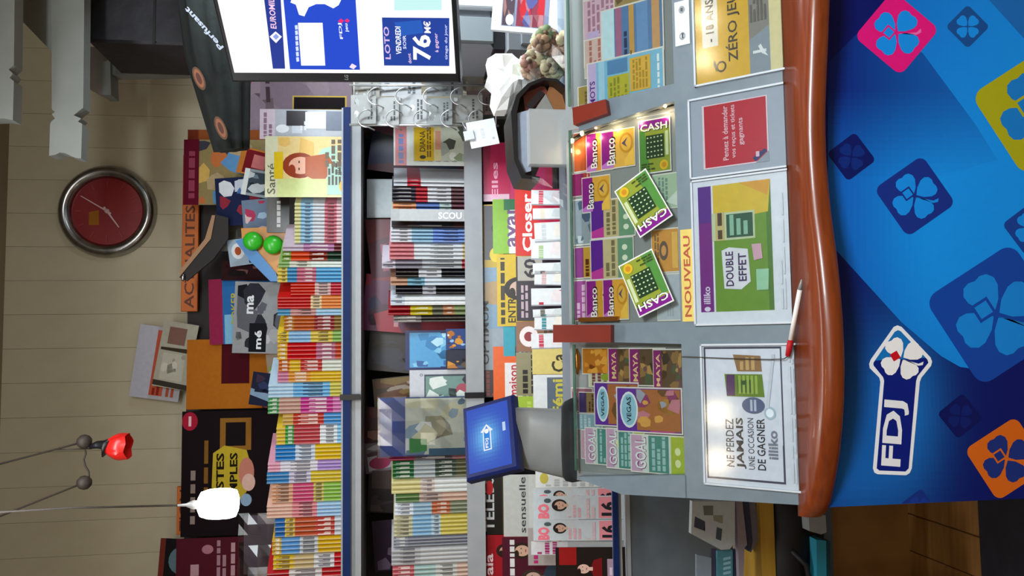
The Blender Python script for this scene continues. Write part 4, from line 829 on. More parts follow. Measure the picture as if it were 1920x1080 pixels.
tier_mag(3, 966, 356, 480, 'red weekly with white letters in the third tier', '#c9241c', [('t', .06, .78, .13, 'Closer', '#f4dcdc', .88, .03), ('r', .5, .1, 1, .7, '#b01a40'), ('p', [(.0, .1), (.5, .1), (.5, .7), (.0, .7)], '#dc4a1e')], 13)
tier_mag(3, 968, 481, 602, 'dark magazine with the number sixty in the third tier', '#2a2530', [('r', .62, .66, 1, .98, '#a8a49a'), ('t', .66, .74, .16, '60', '#26222c', .3, .03), ('f', .35, .6, .26, '#1a1418', '#a88880', '#5a4a58'), ('l', .05, .84, .55, .95, 2, '#b8a0ac')], 14)
tier_mag(3, 968, 603, 660, 'brown magazine with a round white letter in the third tier', '#8a6048', [('e', .5, .84, .34, .12, '#e8dede'), ('e', .5, .84, .16, .06, '#8a2430'), ('l', .1, .4, .9, .66, 4, '#5a3a30')], 15)
tier_mag(3, 968, 661, 742, 'khaki magazine with broken dark letters in the third tier', '#8a8464', [('l', .05, .62, .95, .94, 3, '#1c1816'), ('r', .0, .1, 1, .5, '#a8622c'), ('r', .6, .5, 1, .62, '#6a4a2c')], 16)
tier_mag(3, 972, 743, 840, 'light green magazine in the third tier under the small display', '#9cb83a', [('r', .0, .0, 1, .3, '#c4ce6a'), ('l', .1, .4, .9, .9, 6, '#b4cc60')], 17)
tier_mag(3, 990, 990, 1060, 'pale magazine with a laughing face, left end of the third tier', '#a89c98', [('f', .55, .62, .3, '#4a342c', '#cfa890', '#8a8a92'), ('l', .05, .84, .95, .94, 1, '#b02a6a')], 18)
# white weeklies stood on edge in the front tier, right part
wk = [('#d84a5c', 'rose and white weekly on edge in the front tier, nearest the clear box', 362, 390), ('#e8d8c0', 'white weekly with a cream head on edge in the front tier', 391, 412), ('#c8ccd0', 'grey ruled white weekly on edge in the front tier', 413, 450),
      ('#a8c48a', 'white weekly with a pale green head on edge in the front tier', 451, 490), ('#26242c', 'white weekly with a black bar on edge in the front tier', 491, 512), ('#d8a8a8', 'white weekly with a blush head on edge in the front tier', 513, 540),
      ('#b81c34', 'white weekly with a round red letter on edge in the front tier', 541, 574), ('#4a4a30', 'thin white weekly with an olive bar on edge in the front tier', 575, 590), ('#2a8a94', 'white weekly with a teal block on edge in the front tier', 591, 622), ('#c83050', 'white weekly with small red print at the left of the edge-on row', 623, 652)]
for i, (c, lab, ya, yb) in enumerate(wk):
    tier_mag(4, 996+(i % 3)*3, ya, yb, lab, '#e2e4e6', [('l', .04, .84, .96, .93, 1, c), ('e', .6, .66, .3, .07, c), ('p', [(.1, .5), (.7, .56), (.95, .74), (.3, .78)], ('#e9dcdc', '#d0d8d8', '#ece6da')[i % 3]), ('l', .05, .30, .95, .60, 4, '#bcc2c8'), ('r', .0, .0, .07, 1, '#9a9ea4')], seed=80+i, t=0.012, roll=(i*37 % 5)-2)
tier_mag(4, 998, 653, 702, 'cream yellow magazine with a dark serif title in the front tier', '#d6c272', [('t', .08, .62, .16, 'Ca', '#33301c', .7, .02), ('r', .0, .3, 1, .5, '#e0d098')], 19)
tier_mag(4, 1000, 703, 786, 'white bordered magazine with yellow letters on grey in the front tier', '#dcdee0', [('r', .06, .1, .94, .84, '#5d6878'), ('t', .1, .66, .12, 'Fémi', '#c8bc4a', .8, .03), ('l', .1, .2, .9, .5, 4, '#8a94a4')], 20)
tier_mag(4, 1012, 787, 846, 'cream and green magazine in the front tier behind the small display', '#d8c490', [('r', .0, .6, 1, .9, '#c8b480'), ('e', .5, .7, .2, .08, '#8a8a7a')], 21)
BIB = lambda: [('r', .0, .0, 1, 1, '#c6ced4'), ('f', .60, .70, .42, '#1e1818', '#d0a894', '#c8ccd0'), ('t', .04, .82, .13, 'BO', '#f0788a', .62, .06), ('e', .80, .84, .10, .04, '#4a5a60'), ('l', .08, .46, .6, .62, 3, '#d8a8b2'), ('r', .05, .06, .95, .27, '#e8909a'), ('t', .14, .085, .16, '16', '#1a2028', .6, .05), ('l', .05, .3, .9, .42, 2, '#d8b8c0')]
tier_mag(4, 1000, 915, 950, 'grey fashion magazine with pink letters, upper right of three alike', '#c2cad0', BIB(), 22, dy=.010)
tier_mag(4, 1000, 930, 974, 'grey fashion magazine with pink letters, middle of three alike', '#c2cad0', BIB(), 23, dy=.004)
tier_mag(4, 1000, 975, 1014, 'grey fashion magazine with pink letters, left of three alike', '#c2cad0', BIB(), 24, dy=-.002)
tier_mag(4, 996, 1015, 1040, 'white magazine with purple letters left of the grey fashion magazines', '#d4d4d8', [('l', .05, .7, .95, .95, 3, '#a82a6a'), ('r', .0, .1, 1, .6, '#b8bcc0')], 25, dy=.012)
tier_mag(4, 1042, 1026, 1100, 'magazine with a pale face on black and red, left end of the front tier', '#1c1210', [('f', .45, .6, .28, '#1a1010', '#e0b8a8', '#7a0c14'), ('r', .55, .7, 1, .95, '#9a1418'), ('r', .05, .04, .7, .26, '#a88aa0'), ('l', .08, .06, .66, .24, 3, '#dcc8d4')], 26, dy=-.012)
tier_mag(4, 1004, 880, 914, 'white magazine stack edge beside the foot of the small display', '#dfe2e2', [('l', .05, .1, .95, .9, 8, '#b8bcbe'), ('e', .5, .9, .3, .05, '#c8bc50')], 27, dy=.014)

# ================================================================== back row above the top shelf
def back_mag(name, label, x0, x1, y0, y1, Y, bg, ops, **kw): return px_mag(name, label, x0, x1, y0, y1, Y, bg, ops, mat=M_matte, **kw)
# section boards
def board(label, x0, x1, y0, y1, Y, text, tx):
    pl, w, h = px_sheet(x0, x1, y0, y1, Y, 0)
    o = tag(MB().bbox(-w/2, w/2, 0, h, -0.02, 0, '#c4641c', b=.002).build('section_sign', pl.M, None, [M_plain]), label, 'sign')
    MB().text(text, tx[0]*w-w/2, h*.22, h*.58, '#5a2408', 1, 0.0003, tx[1]*w, .015).build('lettering', pl.M, o, [M_plain])
    return o
board('orange section board reading ACTUALITES above the top shelf', 341, 372, 290, 583, 3.30, 'ACTUALITES', (.02, .655))
board('orange section board reading TION at the left above the top shelf', 331, 357, 912, 1002, 3.30, 'TION', (.08, .86))
ZRp = 548
back_mag('comic', 'comic album with a dark red title band, at the right end of the back row', 344, ZRp, 262, 384, 3.16, '#8a7a5a', [('r', 0, .86, 1, 1, '#5a0c22'), ('l', .1, .88, .9, .97, 1, '#8a3a50'), ('ph', .02, .3, .98, .86, ['#8a7a50', '#2a4a78', '#c8a458', '#b86a3c', '#5a8ab8', '#a89470', '#3a3a44'], 18)], seed=1)
back_mag('magazine', 'blue and navy magazine behind the comic album, back row', 405, ZRp, 330, 420, 3.13, '#1c2444', [('ph', .05, .4, .95, .95, ['#1c2444', '#4a6aa0', '#b8c0cc', '#8a2a3a', '#d0d4da'], 12)], seed=2, roll=4)
back_mag('book', 'small red book with orange edge leaning behind the home magazine', 447, ZRp, 285, 335, 3.12, '#b06a2c', [('r', .06, .1, .94, .9, '#6a141c'), ('r', .3, .5, .8, .75, '#b86a6a')], cat='book', roll=-14)
back_mag('magazine', 'pale magazine with dark photo leaning beside the cream magazine', 455, ZRp, 322, 372, 3.115, '#8a949a', [('ph', .1, .2, .9, .9, ['#3a4650', '#6a7884', '#20282e', '#b8c0c4'], 8), ('r', 0, .9, 1, 1, '#cfd4d4')], seed=3, roll=-10)
back_mag('magazine', 'blue and pink magazine with a cord beside the black and brown magazine', 455, ZRp, 372, 440, 3.12, '#6a7a90', [('ph', .05, .1, .95, .95, ['#6a7a90', '#a83a5a', '#9ab4cc', '#d0b4b4', '#3a4460'], 10)], seed=4, roll=5)
back_mag('magazine', 'pale grey magazine in the shade above the toy bag', 415, ZRp, 400, 470, 3.2, '#8a8c88', [('r', .05, .3, .95, .9, '#7a7c78'), ('l', .1, .5, .9, .8, 3, '#5a5a58')], lean=5)
# black wedge-shaped folder sticking up from the row
fz = thing('document_folder', 'open black folder with tan inside sticking up in front of the section board', 'folder', Matrix.Translation(at(470, 430, 3.12)))
pf = facing(at(470, 430, 3.12)); u = pf.uv
MB().prism([u(336, 520), u(350, 527), u(400, 486), u(428, 446), u(428, 408), u(404, 402), u(398, 440)], -.012, 0, '#fff').build('cover', pf.M, fz, [M_dark])
MB().prism([u(340, 516), u(396, 448), u(404, 404), u(398, 404), u(385, 448), u(337, 508)], 0.001, .006, '#a07a58').build('inside', pf.M, fz, [M_plain])
MB().ball((0, 0, 0), .010, n=10, sc3=(1.6, .6, .7), col='#c8ccd0').build('metal_corner', Matrix.Translation(pf.hit(343, 520, .008)), fz, [M_chrome])
# toy bag with green balls
tb = thing('toy_bag', 'orange and blue toy bag with two shiny green balls in the back row', 'toy', Matrix.Translation(at(535, 470, 3.08)))
pt = facing(at(535, 470, 3.08), 0, 4); u = pt.uv
MB().prism([u(452, 428), u(535, 425), u(540, 470), u(522, 515), u(500, 500), u(455, 470)], -.02, 0, '#c88420').build('bag', pt.M, tb, [M_gloss])
MB().prism([u(442, 452), u(462, 446), u(518, 512), u(524, 528), u(508, 528), u(470, 490)], .001, .008, '#2a78b8').build('blue_panel', pt.M, tb, [M_gloss])
MB().prism([u(520, 500), u(535, 470), u(540, 480), u(526, 518)], .002, .008, '#a82a14').build('red_panel', pt.M, tb, [M_gloss])
for x, y in ((474, 452), (512, 459)): MB().ball((0, 0, 0), .036, n=16, sc3=(1, .6, 1), col='#35b82a').build('green_ball', Matrix.Translation(pt.hit(x, y, .02)), tb, [M_gloss])
back_mag('magazine', 'white and blue magazine with a round orange mark behind the toy bag', 428, ZRp, 442, 492, 3.15, '#9cb0c0', [('e', .55, .85, .3, .1, '#d8dce0'), ('e', .55, .85, .16, .05, '#a8502c'), ('ph', .05, .2, .95, .7, ['#2a3a54', '#6a8aa4', '#20202c'], 6)], seed=5, roll=8)
back_mag('magazine', 'dark wine magazine above the sky blue fan, back row', 415, ZRp, 488, 525, 3.17, '#2a1216', [('ph', .05, .1, .95, .95, ['#2a1216', '#4a2020', '#6a4a40', '#1a1214'], 8)], seed=6)
back_mag('magazine', 'blue magazine with yellow lettering and magenta edge, back row', 392, ZRp, 520, 642, 3.19, '#2a66a4', [('r', .0, .84, 1, 1, '#8a2448'), ('r', .0, .5, .45, .82, '#7ab0d0'), ('ph', .0, .1, .5, .6, ['#7ab0d0', '#b8c4c4', '#a8b890'], 6), ('t', .3, .66, .08, 'POKER', '#b8a83a', .5, .02)], seed=7, roll=2)
back_mag('magazine', 'black and white photo magazine with pale letters, back row', 438, ZRp, 528, 662, 3.12, '#8f9294', [('ph', .02, .05, .98, .95, ['#8f9294', '#2a2c34', '#b4b6b8', '#16181e', '#5a5c64', '#a0a2a4'], 18), ('r', .02, .42, .42, .72, '#14161c'), ('t', .06, .5, .12, 'mé', '#d8dce0', .26, .03), ('t', .55, .66, .12, 'ma', '#d8dce0', .26, .03)], seed=8, roll=-2)
back_mag('magazine', 'pale magazine with green and red blots above the bright red fan', 500, ZRp, 662, 700, 3.13, '#8a7a6c', [('ph', .02, .05, .98, .95, ['#8a7a6c', '#7a8a4c', '#a04a44', '#c8c0b8', '#3a2a28'], 10)], seed=9, roll=6)
# two pieces resting on the top edge of the row against the wall
back_mag('book', 'grey and red book leaning against the wall above the orange folder', 252, 345, 612, 748, 3.335, '#a9a6ac', [('r', .0, .62, 1, 1, '#b4b3c0'), ('r', .05, .35, .95, .62, '#b8543c'), ('l', .06, .4, .9, .58, 2, '#8a2a1c'), ('l', .05, .1, .6, .3, 2, '#a8503a')], cat='book', roll=-8, lean=4, seed=10)
back_mag('picture_card', 'cream picture card with dark edge beside the grey and red book', 296, 362, 604, 728, 3.30, '#a8a494', [('p', [(.0, .0), (.08, .0), (.1, 1), (.02, 1)], '#3a342c'), ('p', [(.55, .05), (.62, .05), (.60, .95), (.56, .95)], '#3a3228'), ('r', .66, .3, .92, .8, '#7a5a50'), ('ph', .12, .2, .52, .85, ['#b4b0a0', '#9a9484', '#c4c0b2'], 5)], cat='card', roll=-10, lean=5, seed=11)
back_mag('folder', 'orange cardboard folder with a dark red flap, back row', 350, ZRp, 634, 764, 3.22, '#a8621a', [('r', .25, .45, 1, .72, '#a8621a'), ('r', .36, .42, 1, .68, '#460c16'), ('r', .1, .28, .36, .31, '#20140c'), ('ph', .0, .02, .5, .3, ['#5a2a34', '#8a4a3a', '#4a3a5a'], 6)], cat='folder', lean=2, seed=12)
back_mag('magazine', 'dark navy magazine leaning right of the black poster', 470, ZRp, 700, 762, 3.11, '#1c2034', [('p', [(.0, .0), (.25, .0), (.5, 1), (.3, 1)], '#7a94ac'), ('ph', .4, .1, .95, .9, ['#1c2034', '#3a2a3c', '#2a3454'], 6)], seed=13, roll=-8)
# black poster with yellow lettering
bp = back_mag('poster', 'black poster with yellow bubble lettering and a gold frame print, behind the white lamp', 340, ZRp, 766, 1000, 3.20, '#120c0e',
     [('ph', .02, .02, .98, .5, ['#2a0f16', '#3a141c', '#1c0c10', '#4a1a20'], 10), ('r', .01, .01, .99, .99, '#170d11'), ('e', .92, .93, .075, .07, '#a01c34'), ('l', .88, .91, .96, .95, 1, '#e0b8c0'),
      ('r', .68, .38, .94, .66, '#8a5e24'), ('r', .715, .43, .905, .61, '#140e10'), ('l', .1, .86, .8, .93, 1, '#8a7c74'), ('p', [(.24, .68), (.34, .73), (.66, .72), (.72, .62), (.68, .42), (.5, .36), (.34, .42), (.26, .5)], '#b8a02c'), ('e', .5, .42, .12, .07, '#c07a68'), ('e', .42, .40, .07, .06, '#d8b0a0'),
      ('t', .34, .62, .07, 'ISTES', '#1c160c', .32, .03), ('t', .30, .50, .07, 'IMPLES', '#1c160c', .36, .03), ('e', .28, .42, .05, .05, '#8aa4bc'), ('l', .2, .75, .8, .81, 1, '#7a5420')], cat='poster', lean=2, seed=14)
back_mag('poster', 'maroon poster with faded pale lettering at the left frame edge, back row', 330, ZRp, 1002, 1110, 3.17, '#4a1420', [('l', .35, .78, .98, .9, 1, '#a8848c'), ('l', .3, .56, .95, .66, 2, '#9a7480'), ('r', .0, .1, .3, .5, '#2a0c14'), ('p', [(.0, .3), (.9, .34), (.9, .46), (.0, .44)], '#1c0a10'), ('l', .2, .48, .9, .54, 1, '#b08890'), ('e', .8, .73, .08, .05, '#a06a78')], cat='poster', lean=2, seed=15)
back_mag('magazine', 'black magazine with a round grey badge above the maroon poster', 298, ZRp, 1010, 1085, 3.23, '#181416', [('r', 0, .96, 1, 1, '#6a2a20'), ('e', .46, .84, .34, .09, '#5a7078'), ('t', .3, .80, .06, '97', '#c8d4d8', .34, .04), ('r', .0, .0, 1, .6, '#5a141c'), ('p', [(.1, .62), (.5, .68), (.45, .72), (.1, .68)], '#d0b8bc')], seed=16, roll=-4)
# crumpled clear bag catching the lamp
pl_, w_, h_ = px_sheet(448, 548, 958, 1080, 3.06, 3); rnd = random.Random(9); fm = MB(); A, B = 6, 5
vs = [((i/A-.5)*w_, j/B*h_, 0.004+0.022*rnd.random()) for j in range(B+1) for i in range(A+1)]
fm.add(vs, [(j*(A+1)+i, j*(A+1)+i+1, (j+1)*(A+1)+i+1, (j+1)*(A+1)+i) for j in range(B) for i in range(A)], '#fff')
pk = tag(MB().box(-w_/2*.9, w_/2*.9, 0, h_*.9, -.012, 0, '#5a4a52').build('wrapped_packet', pl_.M, None, [M_print]), 'dim packet in crumpled clear film under the white lamp', 'packet')
fm.build('film', pl_.M, pk, [M_film2])
# mauve poster and pale cards beside the screen
back_mag('poster', 'dusty mauve poster with a pink round mark, left of the screen', 445, 662, 118, 312, 3.20, '#94828e', [('ph', .03, .2, .97, .97, ['#94828e', '#9c8a94', '#8a7886', '#a08e98'], 8), ('e', .86, .93, .1, .07, '#a83058'), ('l', .62, .70, .85, .76, 1, '#4a3a40'), ('e', .35, .72, .05, .05, '#2a2a54'), ('p', [(.0, .93), (.3, .98), (.0, 1)], '#6a2a3a')], cat='poster', lean=2, seed=17, roll=3)
back_mag('framed_picture', 'narrow dark frame with gold edge behind the home magazine', 548, 650, 180, 208, 2.98, '#b89a4c', [('r', .1, .03, .9, .97, '#1a1416')], cat='frame', seed=18, roll=0)

# ================================================================== wall clock
cc = at(203, 397, WALL_Y-0.02); cr = 0.186
CM = mat4(cc, Vector((1, 0, 0)), Vector((0, 0, 1)), Vector((0, -1, 0)))
clk = thing('wall_clock', 'round wall clock with red dial and silver rim', 'clock', CM)
rim = []
for i in range(17):
    a = math.pi*i/16; rim.append((cr-0.026+0.026*math.cos(a), 0.005+0.034*math.sin(a)))
MB().lathe([(cr, 0)] + rim + [(cr-.052, 0.0)], n=48).build('rim', CM, clk, [M_chrome])
MB().lathe([(0.0001, .010), (cr-.05, .010)], n=40, c=(0, 0, 0)).build('dial', CM, clk, [M_red])
for i in range(12):
    a = math.radians(30*i); r0, r1 = (.098, .122)
    MB().prism([(math.sin(a)*r0-math.cos(a)*.003, math.cos(a)*r0+math.sin(a)*.003), (math.sin(a)*r1-math.cos(a)*.003, math.cos(a)*r1+math.sin(a)*.003), (math.sin(a)*r1+math.cos(a)*.003, math.cos(a)*r1-math.sin(a)*.003), (math.sin(a)*r0+math.cos(a)*.003, math.cos(a)*r0-math.sin(a)*.003)], .011, .013, '#8e2a30').build('hour_mark', CM, clk, [M_plain])
def hand(nm, px, py, r, wd, z):
    q = at(px, py, WALL_Y-0.03) - cc; d = Vector((q.x, q.z)).normalized(); nn = Vector((-d.y, d.x))*wd
    MB().prism([(-d.x*.02+nn.x, -d.y*.02+nn.y), (d.x*r+nn.x*.5, d.y*r+nn.y*.5), (d.x*r-nn.x*.5, d.y*r-nn.y*.5), (-d.x*.02-nn.x, -d.y*.02-nn.y)], z, z+.002, '#d0a8ac').build(nm, CM, clk, [M_plain])
hand('hour_hand', 222, 424, .08, .004, .014); hand('minute_hand', 160, 372, .115, .003, .017)
MB().lathe([(.0001, .022), (.008, .021), (.010, .012)], n=16, col='#c8a8a8').build('hand_hub', CM, clk, [M_plain])
q = [(at(x, y, WALL_Y-.03) - cc) for x, y in ((167, 398), (167, 422), (186, 422), (186, 394))]
MB().prism([(v.x, v.z) for v in q], .0105, .0125, '#b8902c').build('gold_emblem', CM, clk, [M_gold])

# ================================================================== hanging lamps and wires
lampY = 2.15
lt = at(372, 946, lampY); lb = at(446, 946, lampY); lw = (at(410, 918, lampY).x - at(410, 976, lampY).x)/2
lp = thing('pendant_lamp', 'small glowing white pendant lamp on a thin cord', 'lamp', Matrix.Translation((lt.x, lt.y, lb.z)))
hh = lt.z-lb.z
MB().lathe([(.0001, 0), (lw*.55, 0), (lw*.86, hh*.05), (lw*.97, hh*.2), (lw, hh*.5), (lw*.95, hh*.75), (lw*.8, hh*.93), (lw*.45, hh), (.0001, hh)], n=28).build('shade', W[lp], lp, [M_lamp])
MB().lathe([(.010, hh), (.012, hh+.012), (.004, hh+.03), (.003, hh+.05)], n=14).build('fitting', W[lp], lp, [M_wire])
MB().tube([(0, 0, hh+.05), (.004, 0, hh+.3), (-.004, 0, (CEIL_Z-lb.z)*.7), (0, 0, CEIL_Z-lb.z)], .0028, n=6).build('cord', W[lp], lp, [M_cable])
L = bpy.data.lights.new('pendant_lamp_light', 'SPOT'); L.energy = 5; L.color = (1, .96, .88); L.shadow_soft_size = lw*.8; L.spot_size = math.radians(165); L.spot_blend = .5
lo = bpy.data.objects.new('pendant_lamp_light', L); COL.objects.link(lo); lo.location = (lt.x, lt.y, lb.z-lw*.9)
# red flower lamp with two balls
wY = 2.5
b1, b2 = at(158, 828, wY), at(158, 905, wY)
def to_ceiling(pa, pb):
    """carry a wire seen from pixel pa to pb on up to the ceiling"""
    a, b = at(*pa, wY), at(*pb, wY); k = (CEIL_Z-b.z)/(a.z-b.z); return b + (a-b)*k, b
fl = thing('hanging_flower_lamp', 'red flower lamp hanging with two dark balls on thin wires', 'lamp', Matrix.Translation(at(242, 840, wY)))
for pa, bb in (((0, 870), b1), ((0, 968), b2)):
    top, bot = to_ceiling(pa, (155, 829 if bb is b1 else 906)); MB().tube([top, bot], .0028, n=6).build('wire', None, fl, [M_cable])
    MB().ball((0, 0, 0), .021, n=12).build('ball', Matrix.Translation(bb), fl, [M_cable])
MB().tube([at(158, 838, wY), at(161, 850, wY), at(157, 862, wY), at(160, 874, wY), at(166, 884, wY), at(167, 893, wY), at(160, 900, wY)], .0026, n=6).build('link_wire', None, fl, [M_cable])
MB().tube([at(100, 843, wY), at(130, 843, wY), at(172, 841, wY)], .0024, n=6).build('wire', None, fl, [M_cable])
MB().tube([at(168, 838, wY), at(182, 834, wY), at(194, 834, wY), at(203, 838, wY)], [.006, .011, .014, .033], n=14).build('socket', None, fl, [M_black])
fc, fe = at(198, 838, wY), at(243, 840, wY); ax = (fe-fc)
MF = mat4(fc, Vector((1, 0, 0)), Vector((0, -1, 0)), Vector((0, 0, -1)))
L_ = ax.length
for i in range(5):
    a0 = 2*math.pi*i/5; pm = MB(); vs = []
    for j in range(7):
        v = j/6; rr = .018+.022*math.sin(min(1, v*1.15)*math.pi*.62)
        for t in range(5):
            a = a0 + (t-2)*.42*(1.0 if v < .8 else .75); vs.append((rr*math.cos(a), rr*math.sin(a), L_*v*(1-.05*abs(t-2))))
    pm.add(vs, [(j*5+t, j*5+t+1, (j+1)*5+t+1, (j+1)*5+t) for j in range(6) for t in range(4)], '#c8201c', 0, True); pm.build('petal', MF, fl, [M_gloss])
MB().ball((0, 0, L_*.5), .02, n=12, col='#d84a3a').build('bulb', MF, fl, [M_plain])

# ================================================================== white canopy rafters, upper right
cn = thing('wooden_canopy', 'white carved rafters of a wooden canopy at the ceiling, upper right', 'canopy', Matrix.Translation(at(130, 60, 2.45)))
pc = facing(at(130, 60, 2.45)); u = pc.uv
MB().prism([u(95, -420), u(97, 205), u(103, 210), u(97, 214), u(103, 222), u(96, 228), u(94, 232), u(92, 292), u(104, 290), u(112, 286), u(122, 287), u(134, 293), u(142, 296), u(152, 297), u(154, 232), u(146, 228), u(152, 222), u(138, 216), u(148, 208), u(156, 202), u(162, -420)], -.05, 0, '#fff').build('rafter', pc.M, cn, [M_white])
pd = facing(at(10, 60, 2.30)); u = pd.uv
MB().prism([u(-40, -420), u(-40, 224), u(8, 222), u(24, 225), u(26, 152), u(18, 146), u(24, 138), u(16, 130), u(26, 122), u(32, -420)], -.05, 0, '#fff').build('rafter', pd.M, cn, [M_white])
pe = facing(at(60, 40, 2.52)); u = pe.uv
MB().prism([u(20, -420), u(20, 24), u(36, 34), u(100, 100), u(106, 96), u(106, -420)], -.02, 0, '#fff').build('gusset_board', pe.M, cn, [M_white])
# dark case on a white bracket
cY = 2.62
cs = thing('storage_case', 'dark leatherette case on a bracket under the white canopy', 'case', Matrix.Translation(at(350, 60, cY)))
a_, b_ = at(166, 84, cY), at(352, 84, cY)
MB().bbox(0, 1.0, 0, a_.z-b_.z, -.30, 0, b=.008).build('body', mat4(Vector((b_.x, cY, b_.z)), Vector((1, 0, 0)), Vector((0, 0, 1)), Vector((0, -1, 0))), cs, [M_case])
hz = a_.z-b_.z
MB().box(-.002, 1.0, hz*.33, hz*.335+.006, .0005, .004).build('lid_seam', mat4(Vector((b_.x, cY, b_.z)), Vector((1, 0, 0)), Vector((0, 0, 1)), Vector((0, -1, 0))), cs, [M_black])
sb = thing('shelf_bracket', 'white painted bracket holding the dark case', 'bracket', Matrix.Translation(at(352, 130, 2.98)))
pb = facing(at(352, 130, 2.98)); u = pb.uv
MB().prism([u(190, 118), u(352, 116), u(352, 137), u(190, 140)], -.06, 0, '#fff').build('upright', pb.M, sb, [M_white])
MB().prism([u(192, 118), u(210, 118), u(212, 181), u(196, 181)], -.06, .02, '#fff').build('arm', pb.M, sb, [M_white])
MB().box(.03, 1.1, -.02, -.001, -.1, .13).build('board', mat4(b_+Vector((-.02, .15, 0)), Vector((1, 0, 0)), Vector((0, 0, 1)), Vector((0, -1, 0))), sb, [M_dark])
MB().prism([u(158, 84), u(160, 160), u(193, 178), u(193, 118), u(188, 84)], -.06, -.02, '#8f8a84').build('side_shade_board', pb.M, sb, [M_plain])  # grey plate standing in for shade on the side of the bracket

# ================================================================== closed parasol with lettering
pu = thing('closed_parasol', 'closed dark green parasol with white lettering and orange emblems lying above the screen', 'parasol', Matrix.Translation(at(400, 130, 2.42)))
A0, A1 = at(366, -260, 2.36), at(434, 282, 2.44); axv = (A1-A0); n_ = 26; m_ = 36
ez_ = axv.normalized(); exv = ez_.cross(Vector((0, 0, 1))).normalized(); eyv = exv.cross(ez_)
rad = lambda v: .088*(1-.10*v) if v < .66 else .088*(.934 - (v-.66)*1.2)
vs = []
for i in range(n_+1):
    v = i/n_; c_ = A0 + axv*v
    for j in range(m_):
        a = 2*math.pi*j/m_; r = rad(v)*(1+.16*math.sin(8*a+2.2*v)+.05*math.sin(3*a+5*v)); vs.append(c_ + exv*r*math.cos(a)*.75 + eyv*r*math.sin(a))
fs = [(i*m_+j, i*m_+(j+1) % m_, (i+1)*m_+(j+1) % m_, (i+1)*m_+j) for i in range(n_) for j in range(m_)] + [tuple(range(n_*m_, (n_+1)*m_)), tuple(range(m_))[::-1]]
MB().add(vs, fs, '#fff', 0, True).build('canopy', None, pu, [M_green])
MB().tube([A0 - axv*.1, A0], .016, n=10).build('pole', None, pu, [M_wire])
pl_ = facing(at(400, 60, 2.31)); u = pl_.uv
lt_ = MB(); p_, q_ = u(356, 14), u(424, 92); 
lt_.ptext(pl_, 'Perfusant', (420, 88), (352, 12), 10, '#8a8e9a', 0, 0, .03)
lt_.build('lettering', pl_.M, pu, [M_plain])
for x, y, r in ((373, 147, 22), (414, 240, 22)):
    ep = facing(at(x, y, 2.335 if x < 400 else 2.37)); e = MB()
    def epx(r1, r2, col, k):
        pts = []
        for i in range(20):
            a = 2*math.pi*i/20; xx_, yy_ = r1*math.cos(a), r2*math.sin(a); cs_, sn_ = math.cos(.42), math.sin(.42); pts.append(ep.uv(x+yy_*cs_*0+xx_*cs_-0+yy_*sn_*-0 - yy_*0 + (-yy_)*-0 + yy_*0.35, y+yy_))
        e.poly(pts, col, k)
    epx(11, r, '#4a2c14', 0); epx(8, r*.8, '#7a4426', 1); epx(5, r*.5, '#42180c', 2)
    pts = ep; e2 = e; e2.build('emblem', ep.M, pu, [M_plain])
back_mag('magazine', 'orange brown booklet peeping out under the parasol tip', 352, ZRp, 244, 268, 3.18, '#8a4a24', [('r', .0, .9, 1, 1, '#6a2a1a')], seed=19)

# ================================================================== television
_ty = Vector((0.0325, 0.182, 0.983)).normalized(); _tx = Vector((0.747, -0.664, 0.019)); _tx = _tx - _ty*_tx.dot(_ty)
TVP = Plane(Vector((0.666, 2.0, 1.493)), _tx, _ty); u = TVP.uv
TW, THt = 0.98, u(436, 153)[1]
tv = thing('television', 'wide television with bright white and blue lottery picture, upper right', 'television', TVP.M)
MB().bbox(0, TW, 0, THt, -.05, .006, b=.006).build('casing', TVP.M, tv, [M_black])
s0 = u(855, 136); s1 = u(441, 134); SH = s1[1]; SW = TW-s0[0]
scr = MB(); scr.rect(s0[0], s0[1], SW, SH, '#fdfdff', 0, .0065)
zz = .0065
def tp(pts, col, k): scr.poly([u(*p) for p in pts], col, k, zz)
tp([(497, 0), (513, 127), (536, 127), (528, 0)], '#16308c', 1); tp([(480, -160), (497, 0), (528, 0), (520, -160)], '#16308c', 1)
tp([(533, 0), (545, 128), (676, 129), (668, 0)], '#1443c4', 1); tp([(523, -160), (533, 0), (668, 0), (660, -160)], '#1443c4', 1)
tp([(560, 41), (606, 41), (611, 121), (566, 121)], '#ffffff', 2)
tp([(546, 3), (556, 7), (562, 26), (572, 29), (580, 12), (594, 6), (610, 6), (626, 14), (636, 8), (643, -6), (640, -30), (600, -60), (560, -40), (550, -10)], '#ffffff', 2)
for i in range(7): tp([(554+i*.4, 46+i*10), (559+i*.4, 45+i*10), (560+i*.4, 53+i*10), (555+i*.4, 54+i*10)], '#cfdcff', 2)
scr.ptext(TVP, 'EUROMILLIONS', (519, 54), (511, -42), 11, '#f0c4e0', 3, zz, .02)
tp([(507, 67), (518, 57), (530, 67), (519, 79)], '#f4f4ff', 3); tp([(513, 67), (519, 61), (525, 67), (519, 73)], '#8a9ae0', 4)
scr.ptext(TVP, 'FDJ', (645, 73), (641, 43), 7, '#eef2ff', 3, zz, .02); scr.ptext(TVP, 'jeu', (655, 60), (653, 44), 7, '#eef2ff', 3, zz, .02)
tp([(635, 38), (640, 33), (646, 37), (641, 42)], '#f0206a', 3); tp([(647, 37), (652, 33), (657, 37), (652, 41)], '#f0206a', 3)
tp([(656, 124), (661, 117), (670, 122), (664, 128)], '#f4d8e8', 3)
tp([(717, 31), (843, 32), (843, 122), (721, 121)], '#123a96', 1); tp([(740, 40), (790, 36), (795, 60), (750, 66)], '#1a56b4', 2)
